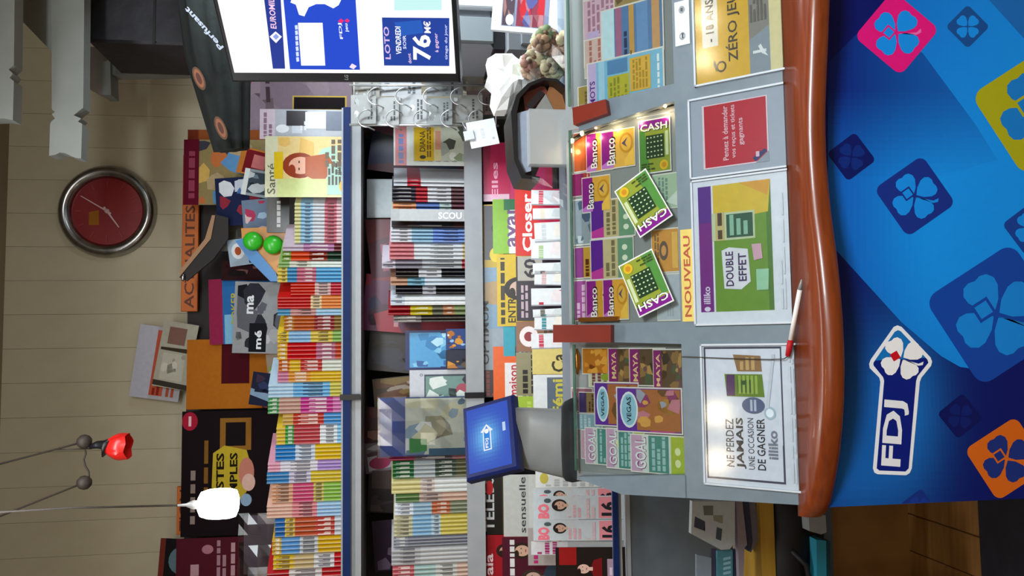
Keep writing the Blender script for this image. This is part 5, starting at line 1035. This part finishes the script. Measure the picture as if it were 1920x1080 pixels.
scr.ptext(TVP, 'LOTO', (733, 111), (729, 50), 10, '#d8b4e0', 3, zz, .02)
scr.ptext(TVP, 'VENDREDI', (753, 102), (751, 50), 10, '#f4f6ff', 3, zz, .02); scr.ptext(TVP, 'SOIR', (762, 92), (761, 66), 6, '#dfe6ff', 3, zz, .015)
scr.ptext(TVP, '76', (808, 114), (808, 66), 34, '#fdf6f4', 3, zz, .03); scr.ptext(TVP, 'M€', (808, 62), (807, 40), 13, '#fdf6f4', 3, zz, .02)
scr.ptext(TVP, 'à gagner', (824, 98), (822, 62), 8, '#e4c4e4', 3, zz, .015); scr.ptext(TVP, 'tirage du jour', (841, 112), (840, 46), 7, '#c4ccf4', 3, zz, .015)
scr.ptext(TVP, 'dont', (772, 119), (770, 100), 6, '#e4c4e4', 3, zz, .015)
tp([(738, -90), (828, -90), (829, 17), (740, 18)], '#bfeae8', 1)
scr.build('screen', TVP.M, tv, [M_tv])
MB().ptext(TVP, 'LG', (653, 150), (653, 141), 7, '#8a8a90', 0, .0065, .02).build('maker_mark', TVP.M, tv, [M_plain])
MB().box(TW*.80, TW*.87, THt*.3, THt+.05, -.09, -.051).build('bracket', TVP.M, tv, [M_black])
hp = TVP.O + TVP.ex*TW*.835 + TVP.ey*(THt+.02) - TVP.ez*.07
MB().tube([hp, (hp.x, hp.y, CEIL_Z)], .02, n=12).build('ceiling_pole', None, tv, [M_black])

M_cowl = noisy('dark_grey_plastic', '#3c3f43', '#46494d', 20, 0.3)
# ================================================================== small customer display
mo = at(972, 800, 1.90); DP = facing(at(967, 806, 1.885), 28, 34)
ds = thing('customer_display', 'small blue customer display on a curved grey stand at the left of the counter', 'display', Matrix.Translation((DP.O.x, 1.95, ZT)))
dw, dh = .186, .142
MB().bbox(-dw/2, dw/2, 0, dh, -.028, 0, b=.006).build('casing', DP.M, ds, [M_navy])
dsc = MB(); N = 16; x0, x1_, y0, y1_ = -dw/2+.014, dw/2-.012, .016, dh-.012
for i in range(N):
    for j in range(N):
        a, b = (i+.5)/N, (j+.5)/N; e = math.exp(-(((a-.5)/.24)**2+((b-.55)/.27)**2)); c0 = (.03, .09, .55); c1 = (.16, .55, .98)
        dsc.rect(x0+(x1_-x0)*i/N, y0+(y1_-y0)*j/N, x0+(x1_-x0)*(i+1)/N, y0+(y1_-y0)*(j+1)/N, tuple(p+(q-p)*e for p, q in zip(c0, c1))+(1,), 0, .0004)
bx0, by0 = -.032, .066
dsc.poly([(bx0, by0), (bx0+.046, by0), (bx0+.048, by0-.006), (bx0+.066, by0+.011), (bx0+.048, by0+.028), (bx0+.046, by0+.022), (bx0, by0+.022)], '#f4f8ff', 2, .0004)
dsc.poly([(bx0+.003, by0+.003), (bx0+.046, by0+.003), (bx0+.061, by0+.011), (bx0+.046, by0+.019), (bx0+.003, by0+.019)], '#2a8ae8', 3, .0004)
dsc.text('FDJ', bx0+.006, by0+.006, .010, '#ffffff', 4, .0004, .024, .03); dsc.ell(bx0+.048, by0+.011, .006, .006, '#ffffff', 4, .0004)
dsc.rect(.006, .026, .028, .034, '#c4dcf8', 3, .0004)
dsc.build('screen', DP.M, ds, [M_mon])
# grey body: a curved stand sweeping down to the deck
bc = DP.O + DP.ex*.0 + DP.ez*-.03
sec = []
for f, (px, py, hw, dp) in enumerate(((965, 818, .070, .030), (990, 822, .074, .040), (1020, 826, .078, .050), (1050, 830, .082, .060), (1078, 832, .085, .066), (1088, 832, .080, .062))):
    c_ = at(px, py, 1.93+.0*f); sec.append((c_, hw, dp))
vs = []
for c_, hw, dp in sec:
    for j in range(20):
        a = 2*math.pi*j/20; ca, sa = math.cos(a), math.sin(a); sq = lambda t: math.copysign(abs(t)**.6, t)
        vs.append((c_.x+hw*sq(ca), c_.y+dp*sq(sa), c_.z))
MB().add(vs, [(i*20+j, i*20+(j+1) % 20, (i+1)*20+(j+1) % 20, (i+1)*20+j) for i in range(len(sec)-1) for j in range(20)] + [tuple(range(20)), tuple(range(100, 120))[::-1]], '#fff', 0, True).build('stand', None, ds, [M_mgrey])
cw = MB(); vs = []; c0 = at(1062, 822, 1.90)
for i, (sx, rr) in enumerate(((-1, .55), (-.93, .85), (-.8, 1), (0, 1.04), (.8, 1), (.93, .85), (1, .55))):
    for j in range(15):
        a = math.pi*(j/14)*1.15 - .2; vs.append((c0.x+sx*.098, c0.y-.012+.050*rr*math.cos(a+math.pi/2+.1), c0.z-.038+.062*rr*math.sin(a)*1.0))
cw.add(vs, [(i*15+j, i*15+j+1, (i+1)*15+j+1, (i+1)*15+j) for i in range(6) for j in range(14)], '#fff', 0, True); cw.build('cowl', None, ds, [M_cowl])
fb = at(1066, 826, 1.89)
MB().lathe([(.0001, .03), (.07, .028), (.095, .018), (.10, .0), (.0001, 0)], n=28).build('foot', Matrix.Translation((fb.x, 1.955, ZT)), ds, [M_mgrey])

# ================================================================== things on the deck at the right
bk = thing('paper_bin', 'black oval bin holding notes and an envelope, behind the middle bay', 'bin', Matrix.Translation(at(1075, 250, 1.98)))
pbk = facing(at(1076, 250, 1.95)); u = pbk.uv
out = [u(1012, 338), u(978, 334), u(964, 300), u(958, 210), u(968, 178), u(990, 156), u(1018, 145), u(1045, 148), u(1064, 164), u(1072, 190)]
inn = [u(1012, 331), u(986, 328), u(972, 298), u(969, 212), u(975, 183), u(995, 161), u(1020, 150), u(1043, 153), u(1061, 168), u(1068, 192)]
rimm = MB(); n_ = len(out)
vs = [(p[0], p[1], 0) for p in out] + [(p[0], p[1], 0) for p in inn] + [(p[0], p[1], -.14) for p in out] + [(p[0], p[1], -.14) for p in inn]
fs = []
for i in range(n_-1): fs += [(i, i+1, n_+i+1, n_+i), (2*n_+i, 2*n_+i+1, i+1, i), (n_+i, n_+i+1, 3*n_+i+1, 3*n_+i), (3*n_+i, 3*n_+i+1, 2*n_+i+1, 2*n_+i)]
rimm.add(vs, fs, '#fff'); rimm.build('shell', pbk.M, bk, [M_black])
MB().prism(inn, -.141, -.132, '#6a4a40').build('inside_panel', pbk.M, bk, [M_plain])
nt = MB(); rnd = random.Random(3)
for i, (pts, c) in enumerate((([(980, 168), (1020, 158), (1030, 180), (985, 215)], '#8a4438'), ([(1030, 160), (1060, 175), (1062, 210), (1040, 214), (1024, 180)], '#a06a40'), ([(1000, 210), (1022, 178), (1040, 214)], '#9a9a94'), ([(985, 200), (1010, 172), (1020, 178), (992, 212)], '#241c1c'))):
    tag(MB().prism([u(*p, -.05) for p in pts], -.001, .001, c).build('banknote', pbk.M @ Matrix.Translation((0, 0, -.05+.004*i)), None, [M_print]), ['brown red note in the oval bin, upper left one', 'orange brown note in the oval bin, right one', 'grey printed note in the oval bin, lower one', 'nearly black note in the oval bin, left edge'][i], 'note')
tag(MB().prism([u(970, 212, -.02), u(992, 206, -.02), u(996, 320, -.02), u(972, 328, -.02)], -.026, -.02, '#aebad0').build('envelope', pbk.M, None, [M_print]), 'pale blue envelope standing in the oval bin', 'envelope')
q = [u(992, 210, .03), u(1064, 214, .03), u(1066, 308, .03), u(992, 312, .03)]
xb0, xb1 = min(p[0] for p in q), max(p[0] for p in q); yb0, yb1 = ZT-pbk.O.z+.001, max(p[1] for p in q)
cb = thing('acrylic_box', 'clear frosted acrylic box in front of the oval bin', 'box', pbk.M @ Matrix.Translation(((xb0+xb1)/2, yb0, .06)))
for nm, (a, b, c, d, e, f) in {'front': (xb0, xb1, yb0, yb1, .056, .059), 'back': (xb0, xb1, yb0, yb1, .022, .025), 'side': (xb0, xb0+.003, yb0, yb1, .025, .056), 'side.001': (xb1-.003, xb1, yb0, yb1, .025, .056), 'lid': (xb0, xb1, yb1, yb1+.003, .022, .059)}.items():
    MB().box(a, b, c, d, e, f).build(nm.split('.')[0], pbk.M, cb, [M_frost])
fd = MB(); pfd = facing(at(1076, 340, 1.93)); uu = pfd.uv; rnd = random.Random(14); gx_, gy_ = 5, 4
qd = [uu(1072, 402), uu(1072, 318), uu(994, 312), uu(1000, 362)]
vs = [(*tuple((qd[0][c]*(1-i/gx_)+qd[1][c]*i/gx_)*(1-j/gy_)+(qd[3][c]*(1-i/gx_)+qd[2][c]*i/gx_)*j/gy_ for c in (0, 1)), .02*rnd.random()) for j in range(gy_+1) for i in range(gx_+1)]
fd.add(vs, [(j*(gx_+1)+i, j*(gx_+1)+i+1, (j+1)*(gx_+1)+i+1, (j+1)*(gx_+1)+i) for j in range(gy_) for i in range(gx_)], '#fff')
tag(fd.build('plastic_sleeve', pfd.M, None, [M_film2]), 'crumpled clear plastic sleeve left of the acrylic box', 'sleeve')
# bouquet in clear film and white tissue
bq = thing('bouquet', 'bouquet of cream and russet flowers wrapped in clear film', 'bouquet', Matrix.Translation(at(1075, 100, 2.05)))
rnd = random.Random(21); bc = at(1025, 100, 2.05)
fcols = ['#a8805c', '#c8b890', '#8a5a40', '#d8d8b0', '#9a7a5a', '#b89880', '#7a8a5a', '#d8c8b8', '#a07060', '#c4cc98']
for i in range(60):
    px, py = rnd.uniform(988, 1066), rnd.uniform(62, 148)
    if ((px-1026)/44)**2 + ((py-104)/46)**2 > 1.05: continue
    c_ = at(px, py, 2.03+rnd.uniform(-.03, .04)); fm = MB(); col = rnd.choice(fcols)
    for k in range(6):
        a = k*math.pi/3+rnd.random(); fm.ball((0.013*math.cos(a), rnd.uniform(-.006, .006), .013*math.sin(a)), .013, col, 8, sc3=(1, .6, 1))
    fm.ball((0, -.008, 0), .007, '#6a4a2a', 8); fm.build('flower', Matrix.Translation(c_), bq, [M_print])
MB().tube([(bc.x, 2.07, ZT+.01), (bc.x, 2.07, bc.z)], [.012, .03], n=10, col='#4a6a34').build('stems', None, bq, [M_print])
pf_ = facing(at(1076, 100, 1.99)); u = pf_.uv; fm = MB(); A, B = 5, 5; rnd = random.Random(8)
q = [u(1074, 150), u(1074, 40), u(978, 30), u(970, 160)]
def bl(a, b): return tuple((q[0][c]*(1-a)+q[1][c]*a)*(1-b)+(q[3][c]*(1-a)+q[2][c]*a)*b for c in (0, 1))
vs = [(*bl(i/A, j/B), .02*rnd.random()) for j in range(B+1) for i in range(A+1)]
fm.add(vs, [(j*(A+1)+i, j*(A+1)+i+1, (j+1)*(A+1)+i+1, (j+1)*(A+1)+i) for j in range(B) for i in range(A)], '#fff'); fm.build('film', pf_.M, bq, [M_film2])
# white tissue bag
pw = facing(at(1000, 150, 2.12)); u = pw.uv; rnd = random.Random(4); A = 24
ring = [(914, 110), (930, 98), (960, 100), (985, 118), (1000, 150), (1010, 178), (985, 186), (962, 196), (950, 208), (930, 208), (922, 190), (925, 165), (912, 152), (918, 132)]
ctr = u(955, 150); vs = [(ctr[0], ctr[1], .05)]; R_n = len(ring)
for lev, (s_, z_) in enumerate(((.35, .05), (.7, .035), (1.0, .0))):
    for p in ring:
        p_ = u(*p); vs.append((ctr[0]+(p_[0]-ctr[0])*s_, ctr[1]+(p_[1]-ctr[1])*s_, z_+rnd.uniform(-.016, .016)))
for p in ring:
    p_ = u(*p); vs.append((p_[0], p_[1], -.05))
fs = [(0, 1+i, 1+(i+1) % R_n) for i in range(R_n)]
for l in range(3):
    for i in range(R_n): fs.append((1+l*R_n+i, 1+(l+1)*R_n+i, 1+(l+1)*R_n+(i+1) % R_n, 1+l*R_n+(i+1) % R_n))
fs.append(tuple(1+3*R_n+i for i in range(R_n)))
wb = tag(MB().add(vs, fs, '#f2f3f4', 0, False).build('paper_bag', pw.M, None, [M_plain]), 'crumpled bright white paper bag beside the bouquet', 'bag')
# framed notice on the deck
pn_, w_, h_ = px_sheet(926, 1078, -90, 62, 2.16, 6, -5)
fr = magazine('framed_notice', 'white framed notice with a red and blue photograph, behind the bouquet', 'frame', pn_, w_, h_, .015, '#e6eaee', [('r', .06, .30, .98, .88, '#8a90a8'), ('ph', .07, .36, .98, .70, ['#8a3a4a', '#c0303a', '#3a3a78', '#b8707a', '#5a5a90'], 16), ('ph', .07, .73, .98, .87, ['#5a4a54', '#a87a74', '#3a3a4a', '#9aa0b0'], 10), ('e', .14, .78, .07, .05, '#dfe4ee')], seed=3, pages='#d8dce0', part='sheet')
# white printer at the far right
ptr = thing('printer', 'white and grey office printer between the television and the framed notice', 'printer', Matrix.Translation(at(960, 20, 2.50)))
a_ = at(868, 92, 2.45); b_ = at(925, 92, 2.45); PM = mat4(Vector((a_.x, 2.45, b_.z)), Vector((1, 0, 0)), Vector((0, 0, 1)), Vector((0, -1, 0))); H = a_.z-b_.z
zdk = b_.z
MB().bbox(0.01, .62, 0, H*2.3, -.35, 0, '#9a9ea6', b=.008).build('body', PM, ptr, [M_plain])
x_ = at(900, 18, 2.44).x - a_.x
MB().bbox(x_, .62, .0, H*2.3, .001, .03, '#e2e6ec', b=.004).build('paper_tray', PM, ptr, [M_plain])
MB().bbox(.02, .10, .0, H*2.0, .001, .016, '#7d8488', b=.003).build('side_cover', PM, ptr, [M_plain])
MB().box(.0, .60, -.035, -.0005, -.3, .01).build('base', PM, ptr, [M_black])
stn = thing('side_cabinet', 'low grey cabinet under the printer behind the counter', 'cabinet', Matrix.Translation((a_.x+.3, 2.6, 0)))
MB().bbox(a_.x-.02, a_.x+.66, 0, zdk-.037, -2.82, -2.40, '#6a6c70', b=.006).build('body', mat4(Vector((0, 0, 0)), Vector((1, 0, 0)), Vector((0, 0, 1)), Vector((0, -1, 0))), stn, [M_plain])
MB().bbox(a_.x, a_.x+.31, .06, zdk-.08, -2.40, -2.388, '#75787c', b=.003).build('door', mat4(Vector((0, 0, 0)), Vector((1, 0, 0)), Vector((0, 0, 1)), Vector((0, -1, 0))), stn, [M_plain])

# ================================================================== wire postcard rack beside the television
wr = thing('postcard_rack', 'white wire postcard rack with looped ends below the television', 'rack', Matrix.Translation(at(930, 190, 2.72)))
wY = 2.72; wx0, wx1 = at(800, 236, wY).x, at(800, 90, wY).x
for px in (664, 930): MB().tube([at(px, 236, wY), at(px, 90, wY)], .003, n=6).build('rod', None, wr, [M_wire])
MB().tube([at(655, 234, wY), at(935, 236, wY)], .004, n=6).build('rod', None, wr, [M_wire])
MB().tube([at(655, 160, wY), at(935, 160, wY)], .004, n=6).build('rod', None, wr, [M_wire])
for row, yy in ((0, 222), (1, 180)):
    for i in range(5):
        px = 690+i*52+row*18; c_ = at(px, yy, wY-.035); lo_ = []
        for k in range(11):
            a = math.pi*k/10; lo_.append((c_.x+.030*math.cos(a), c_.y+.012*math.sin(a), c_.z+.034*math.sin(a)))
        MB().tube([(lo_[0][0], wY, lo_[0][2]-.02)] + lo_ + [(lo_[-1][0], wY, lo_[-1][2]-.02)], .0024, n=6).build('loop', None, wr, [M_wire])
post = [('#c9cbc9', 'upper left'), ('#b4b8b2', 'second'), ('#cfd1d2', 'third'), ('#a9aeb0', 'fourth'), ('#c2c4c0', 'lowest')]
cards = [(658, 705, 178, 232, '#9a9a98', 'grey postcard at the top left of the wire rack'), (700, 748, 182, 234, '#a6a6a4', 'pale postcard with dark script, second from the top on the wire rack'), (745, 800, 178, 232, '#b2b2b2', 'nearly white postcard in the middle of the wire rack'), (797, 848, 184, 234, '#969a9a', 'silver postcard below the middle of the wire rack'), (845, 905, 178, 230, '#a8a8a2', 'cream postcard at the foot of the wire rack'),
         (662, 712, 150, 182, '#8c8880', 'brownish postcard at the back of the wire rack, top'), (712, 790, 150, 180, '#aaaaac', 'white postcard at the back of the wire rack, middle'), (800, 868, 150, 180, '#a0a4a8', 'bluish white postcard at the back of the wire rack, low'), (868, 925, 120, 170, '#92887a', 'tan postcard at the back of the wire rack beside the white rod'), (875, 928, 170, 215, '#988280', 'rose grey postcard at the lower right of the wire rack')]  # shade behind the television is put into these lowered card colours
for i, (x0, x1, y0, y1, c, lab) in enumerate(cards):
    px_mag('postcard', lab, x0, x1, y0, y1, wY-.012+(.004*(i % 3) if i < 5 else .02+.004*(i % 2)), c, [('r', .08, .1, .92, .9, c), ('ph', .1, .4, .9, .9, [c, '#8a8c8a', '#dfe1e0', '#a4a8a8'], 5), ('l', .15, .12, .85, .35, 2, '#55585a')], t=.0012, seed=i, cat='postcard', lean=6, part='picture')
# white price tag
pg, w_, h_ = px_sheet(878, 932, 226, 275, 2.60, 0, 12)
tg = magazine('price_tag', 'white price tag hanging at the end of the middle shelf', 'tag', pg, w_, h_, .003, '#eceef0', [('e', .25, .16, .05, .05, '#c0c4c8'), ('l', .3, .4, .7, .6, 1, '#dadcde')], part='front', pages='#e4e6e8')
MB().tube([pg.O+pg.ey*h_*.98+pg.ex*.01, at(868, 232, 2.62), at(866, 226, 2.70)], .002, n=6).build('string', None, tg, [M_wire])
MB().bbox(-.016, .016, h_*.8, h_*1.16, .001, .006, '#d8dcde', b=.002).build('clip', pg.M, tg, [M_plain])

# ================================================================== low newspaper bench, lower left
bn = thing('newspaper_bench', 'low bench with a yellow wooden front edge left of the counter', 'bench', Matrix.Translation((-1.0, 2.3, 0)))
zt_ = at(1426, 1000, 2.22).z; zb_ = at(1452, 1000, 2.22).z
MB().box(-1.75, -.36, 2.22, 2.42, zb_, zt_).build('plank', None, bn, [M_yellow])
for x in (-1.7, -.42): MB().box(x, x+.04, 2.34, 2.40, 0, zb_).build('leg', None, bn, [M_dark])
MB().box(-1.7, -.40, 2.38, 2.40, at(1545, 1010, 2.38).z, zb_).build('back_board', None, bn, [M_dark])
def paper(label, pts, Y, th, col, ops=None, yaw=0, lean=0):
    pl = facing(at(pts[-1][0], pts[-1][1], Y), yaw, lean); mb = MB().prism([pl.uv(*p) for p in pts], -th, 0, col); o = tag(mb.build('newspaper', pl.M, None, [M_print]), label, 'newspaper')
    if ops:
        pr = MB(); ops(pr, pl); pr.build('print', pl.M, o, [M_print])
    return o
def p_front(mb, pl):
    for q, c in (([(1303, 968), (1322, 978), (1322, 996), (1301, 988)], '#3a4050'), ([(1344, 988), (1354, 992), (1352, 1014), (1342, 1010)], '#444c5a'), ([(1322, 976), (1344, 988), (1340, 1010), (1320, 998)], '#b4b4c0'), ([(1318, 948), (1337, 948), (1337, 966), (1320, 966)], '#6a6c68'), ([(1337, 966), (1355, 966), (1355, 982), (1338, 976)], '#8a8a78')): mb.poly([pl.uv(*p) for p in q], c, 2)
paper('folded newspaper with dark photos on top of the pile on the bench', [(1298, 940), (1378, 940), (1378, 1018), (1368, 1030), (1352, 1031), (1296, 1001)], 2.20, .02, '#b2b8bb', p_front)
paper('pinkish newspaper edge under the folded newspaper on the bench', [(1380, 940), (1392, 940), (1401, 1022), (1396, 1026), (1394, 1090), (1386, 1090), (1384, 1030)], 2.21, .03, '#8d7f8a')
paper('dark blue newspaper edge in the pile on the bench', [(1393, 940), (1404, 940), (1410, 1015), (1404, 1034), (1402, 1024)], 2.23, .03, '#30324c')
paper('mauve grey newspaper at the foot of the pile on the bench', [(1404, 940), (1416, 940), (1424, 1008), (1408, 1036), (1411, 1015)], 2.24, .03, '#6a6674')
paper('pale blue newspaper standing at the left of the bench', [(1306, 1040), (1334, 1046), (1334, 1095), (1306, 1095)], 2.235, .01, '#7d8896')
paper('violet newspaper fold beside the pale blue newspaper', [(1334, 1030), (1344, 1030), (1346, 1095), (1334, 1095)], 2.24, .01, '#3c3a50')
paper('teal newspaper with white print standing on the bench', [(1345, 1034), (1374, 1032), (1374, 1095), (1345, 1095)], 2.23, .01, '#48808e', lambda mb, pl: [mb.poly([pl.uv(1356, 1046+9*i), pl.uv(1370, 1043+9*i), pl.uv(1370, 1048+9*i), pl.uv(1356, 1051+9*i)], '#8ab4c0', 2) for i in range(5)])
paper('black and white newspaper sliver between the teal and pinkish ones', [(1376, 1030), (1386, 1030), (1388, 1095), (1376, 1095)], 2.228, .01, '#1c2434')
# dark bag and a blue box under the bench
bgd = thing('shopping_bag', 'black shopping bag hanging under the yellow bench', 'bag', Matrix.Translation((-.72, 2.27, at(1535, 1010, 2.2).z)))
hb = zb_ - at(1535, 1010, 2.2).z - .002; vs = []; m_ = 24; rnd = random.Random(2)
for f, r in ((0.0, .16), (.25, .24), (.6, .25), (.85, .23), (1.0, .2)):
    for j in range(m_):
        a = 2*math.pi*j/m_; rr = r*(1+.08*math.sin(5*a+f*3)+rnd.uniform(-.03, .03)); vs.append((rr*1.6*math.cos(a), rr*.30*math.sin(a), f*hb))
MB().add(vs, [(i*m_+j, i*m_+(j+1) % m_, (i+1)*m_+(j+1) % m_, (i+1)*m_+j) for i in range(4) for j in range(m_)] + [tuple(range(m_))[::-1], tuple(range(4*m_, 5*m_))], '#0a090b', 0, True).build('body', W[bgd], bgd, [M_plain])
MB().tube([(-.12, -.075, hb*.7), (-.08, -.085, hb*.4), (0, -.09, hb*.3), (.08, -.085, hb*.4), (.12, -.075, hb*.7)], .008, n=8, col='#1a171b').build('handle', W[bgd], bgd, [M_plain])
pf_ = facing(at(1556, 1060, 2.16)); u = pf_.uv
fo = tag(MB().prism([u(1531, 1012), u(1549, 1014), u(1551, 1200), u(1533, 1200)], -.08, 0, '#2c8aa4').build('box_file', pf_.M, None, [M_plain]), 'teal blue box on a dark stand under the yellow bench', 'box')
MB().prism([u(1549, 1014), u(1557, 1015), u(1558, 1200), u(1551, 1200)], -.08, -.001, '#123a48').build('base', pf_.M, fo, [M_plain])
xq = u(1560, 1130)[0]
MB().box(xq, xq+.03, -pf_.O.z+.001, u(1557, 1130)[1]-.002, -.06, -.03, '#0c0c10').build('leg', pf_.M, fo, [M_plain])
tag(MB().prism([u(1516, 962), u(1548, 966), u(1550, 998), u(1540, 1002), u(1518, 996)], -.05, .0, '#4a5058').build('tin', pf_.M, None, [M_mgrey]), 'small grey tin peeping out behind the end of the wooden ledge', 'tin')
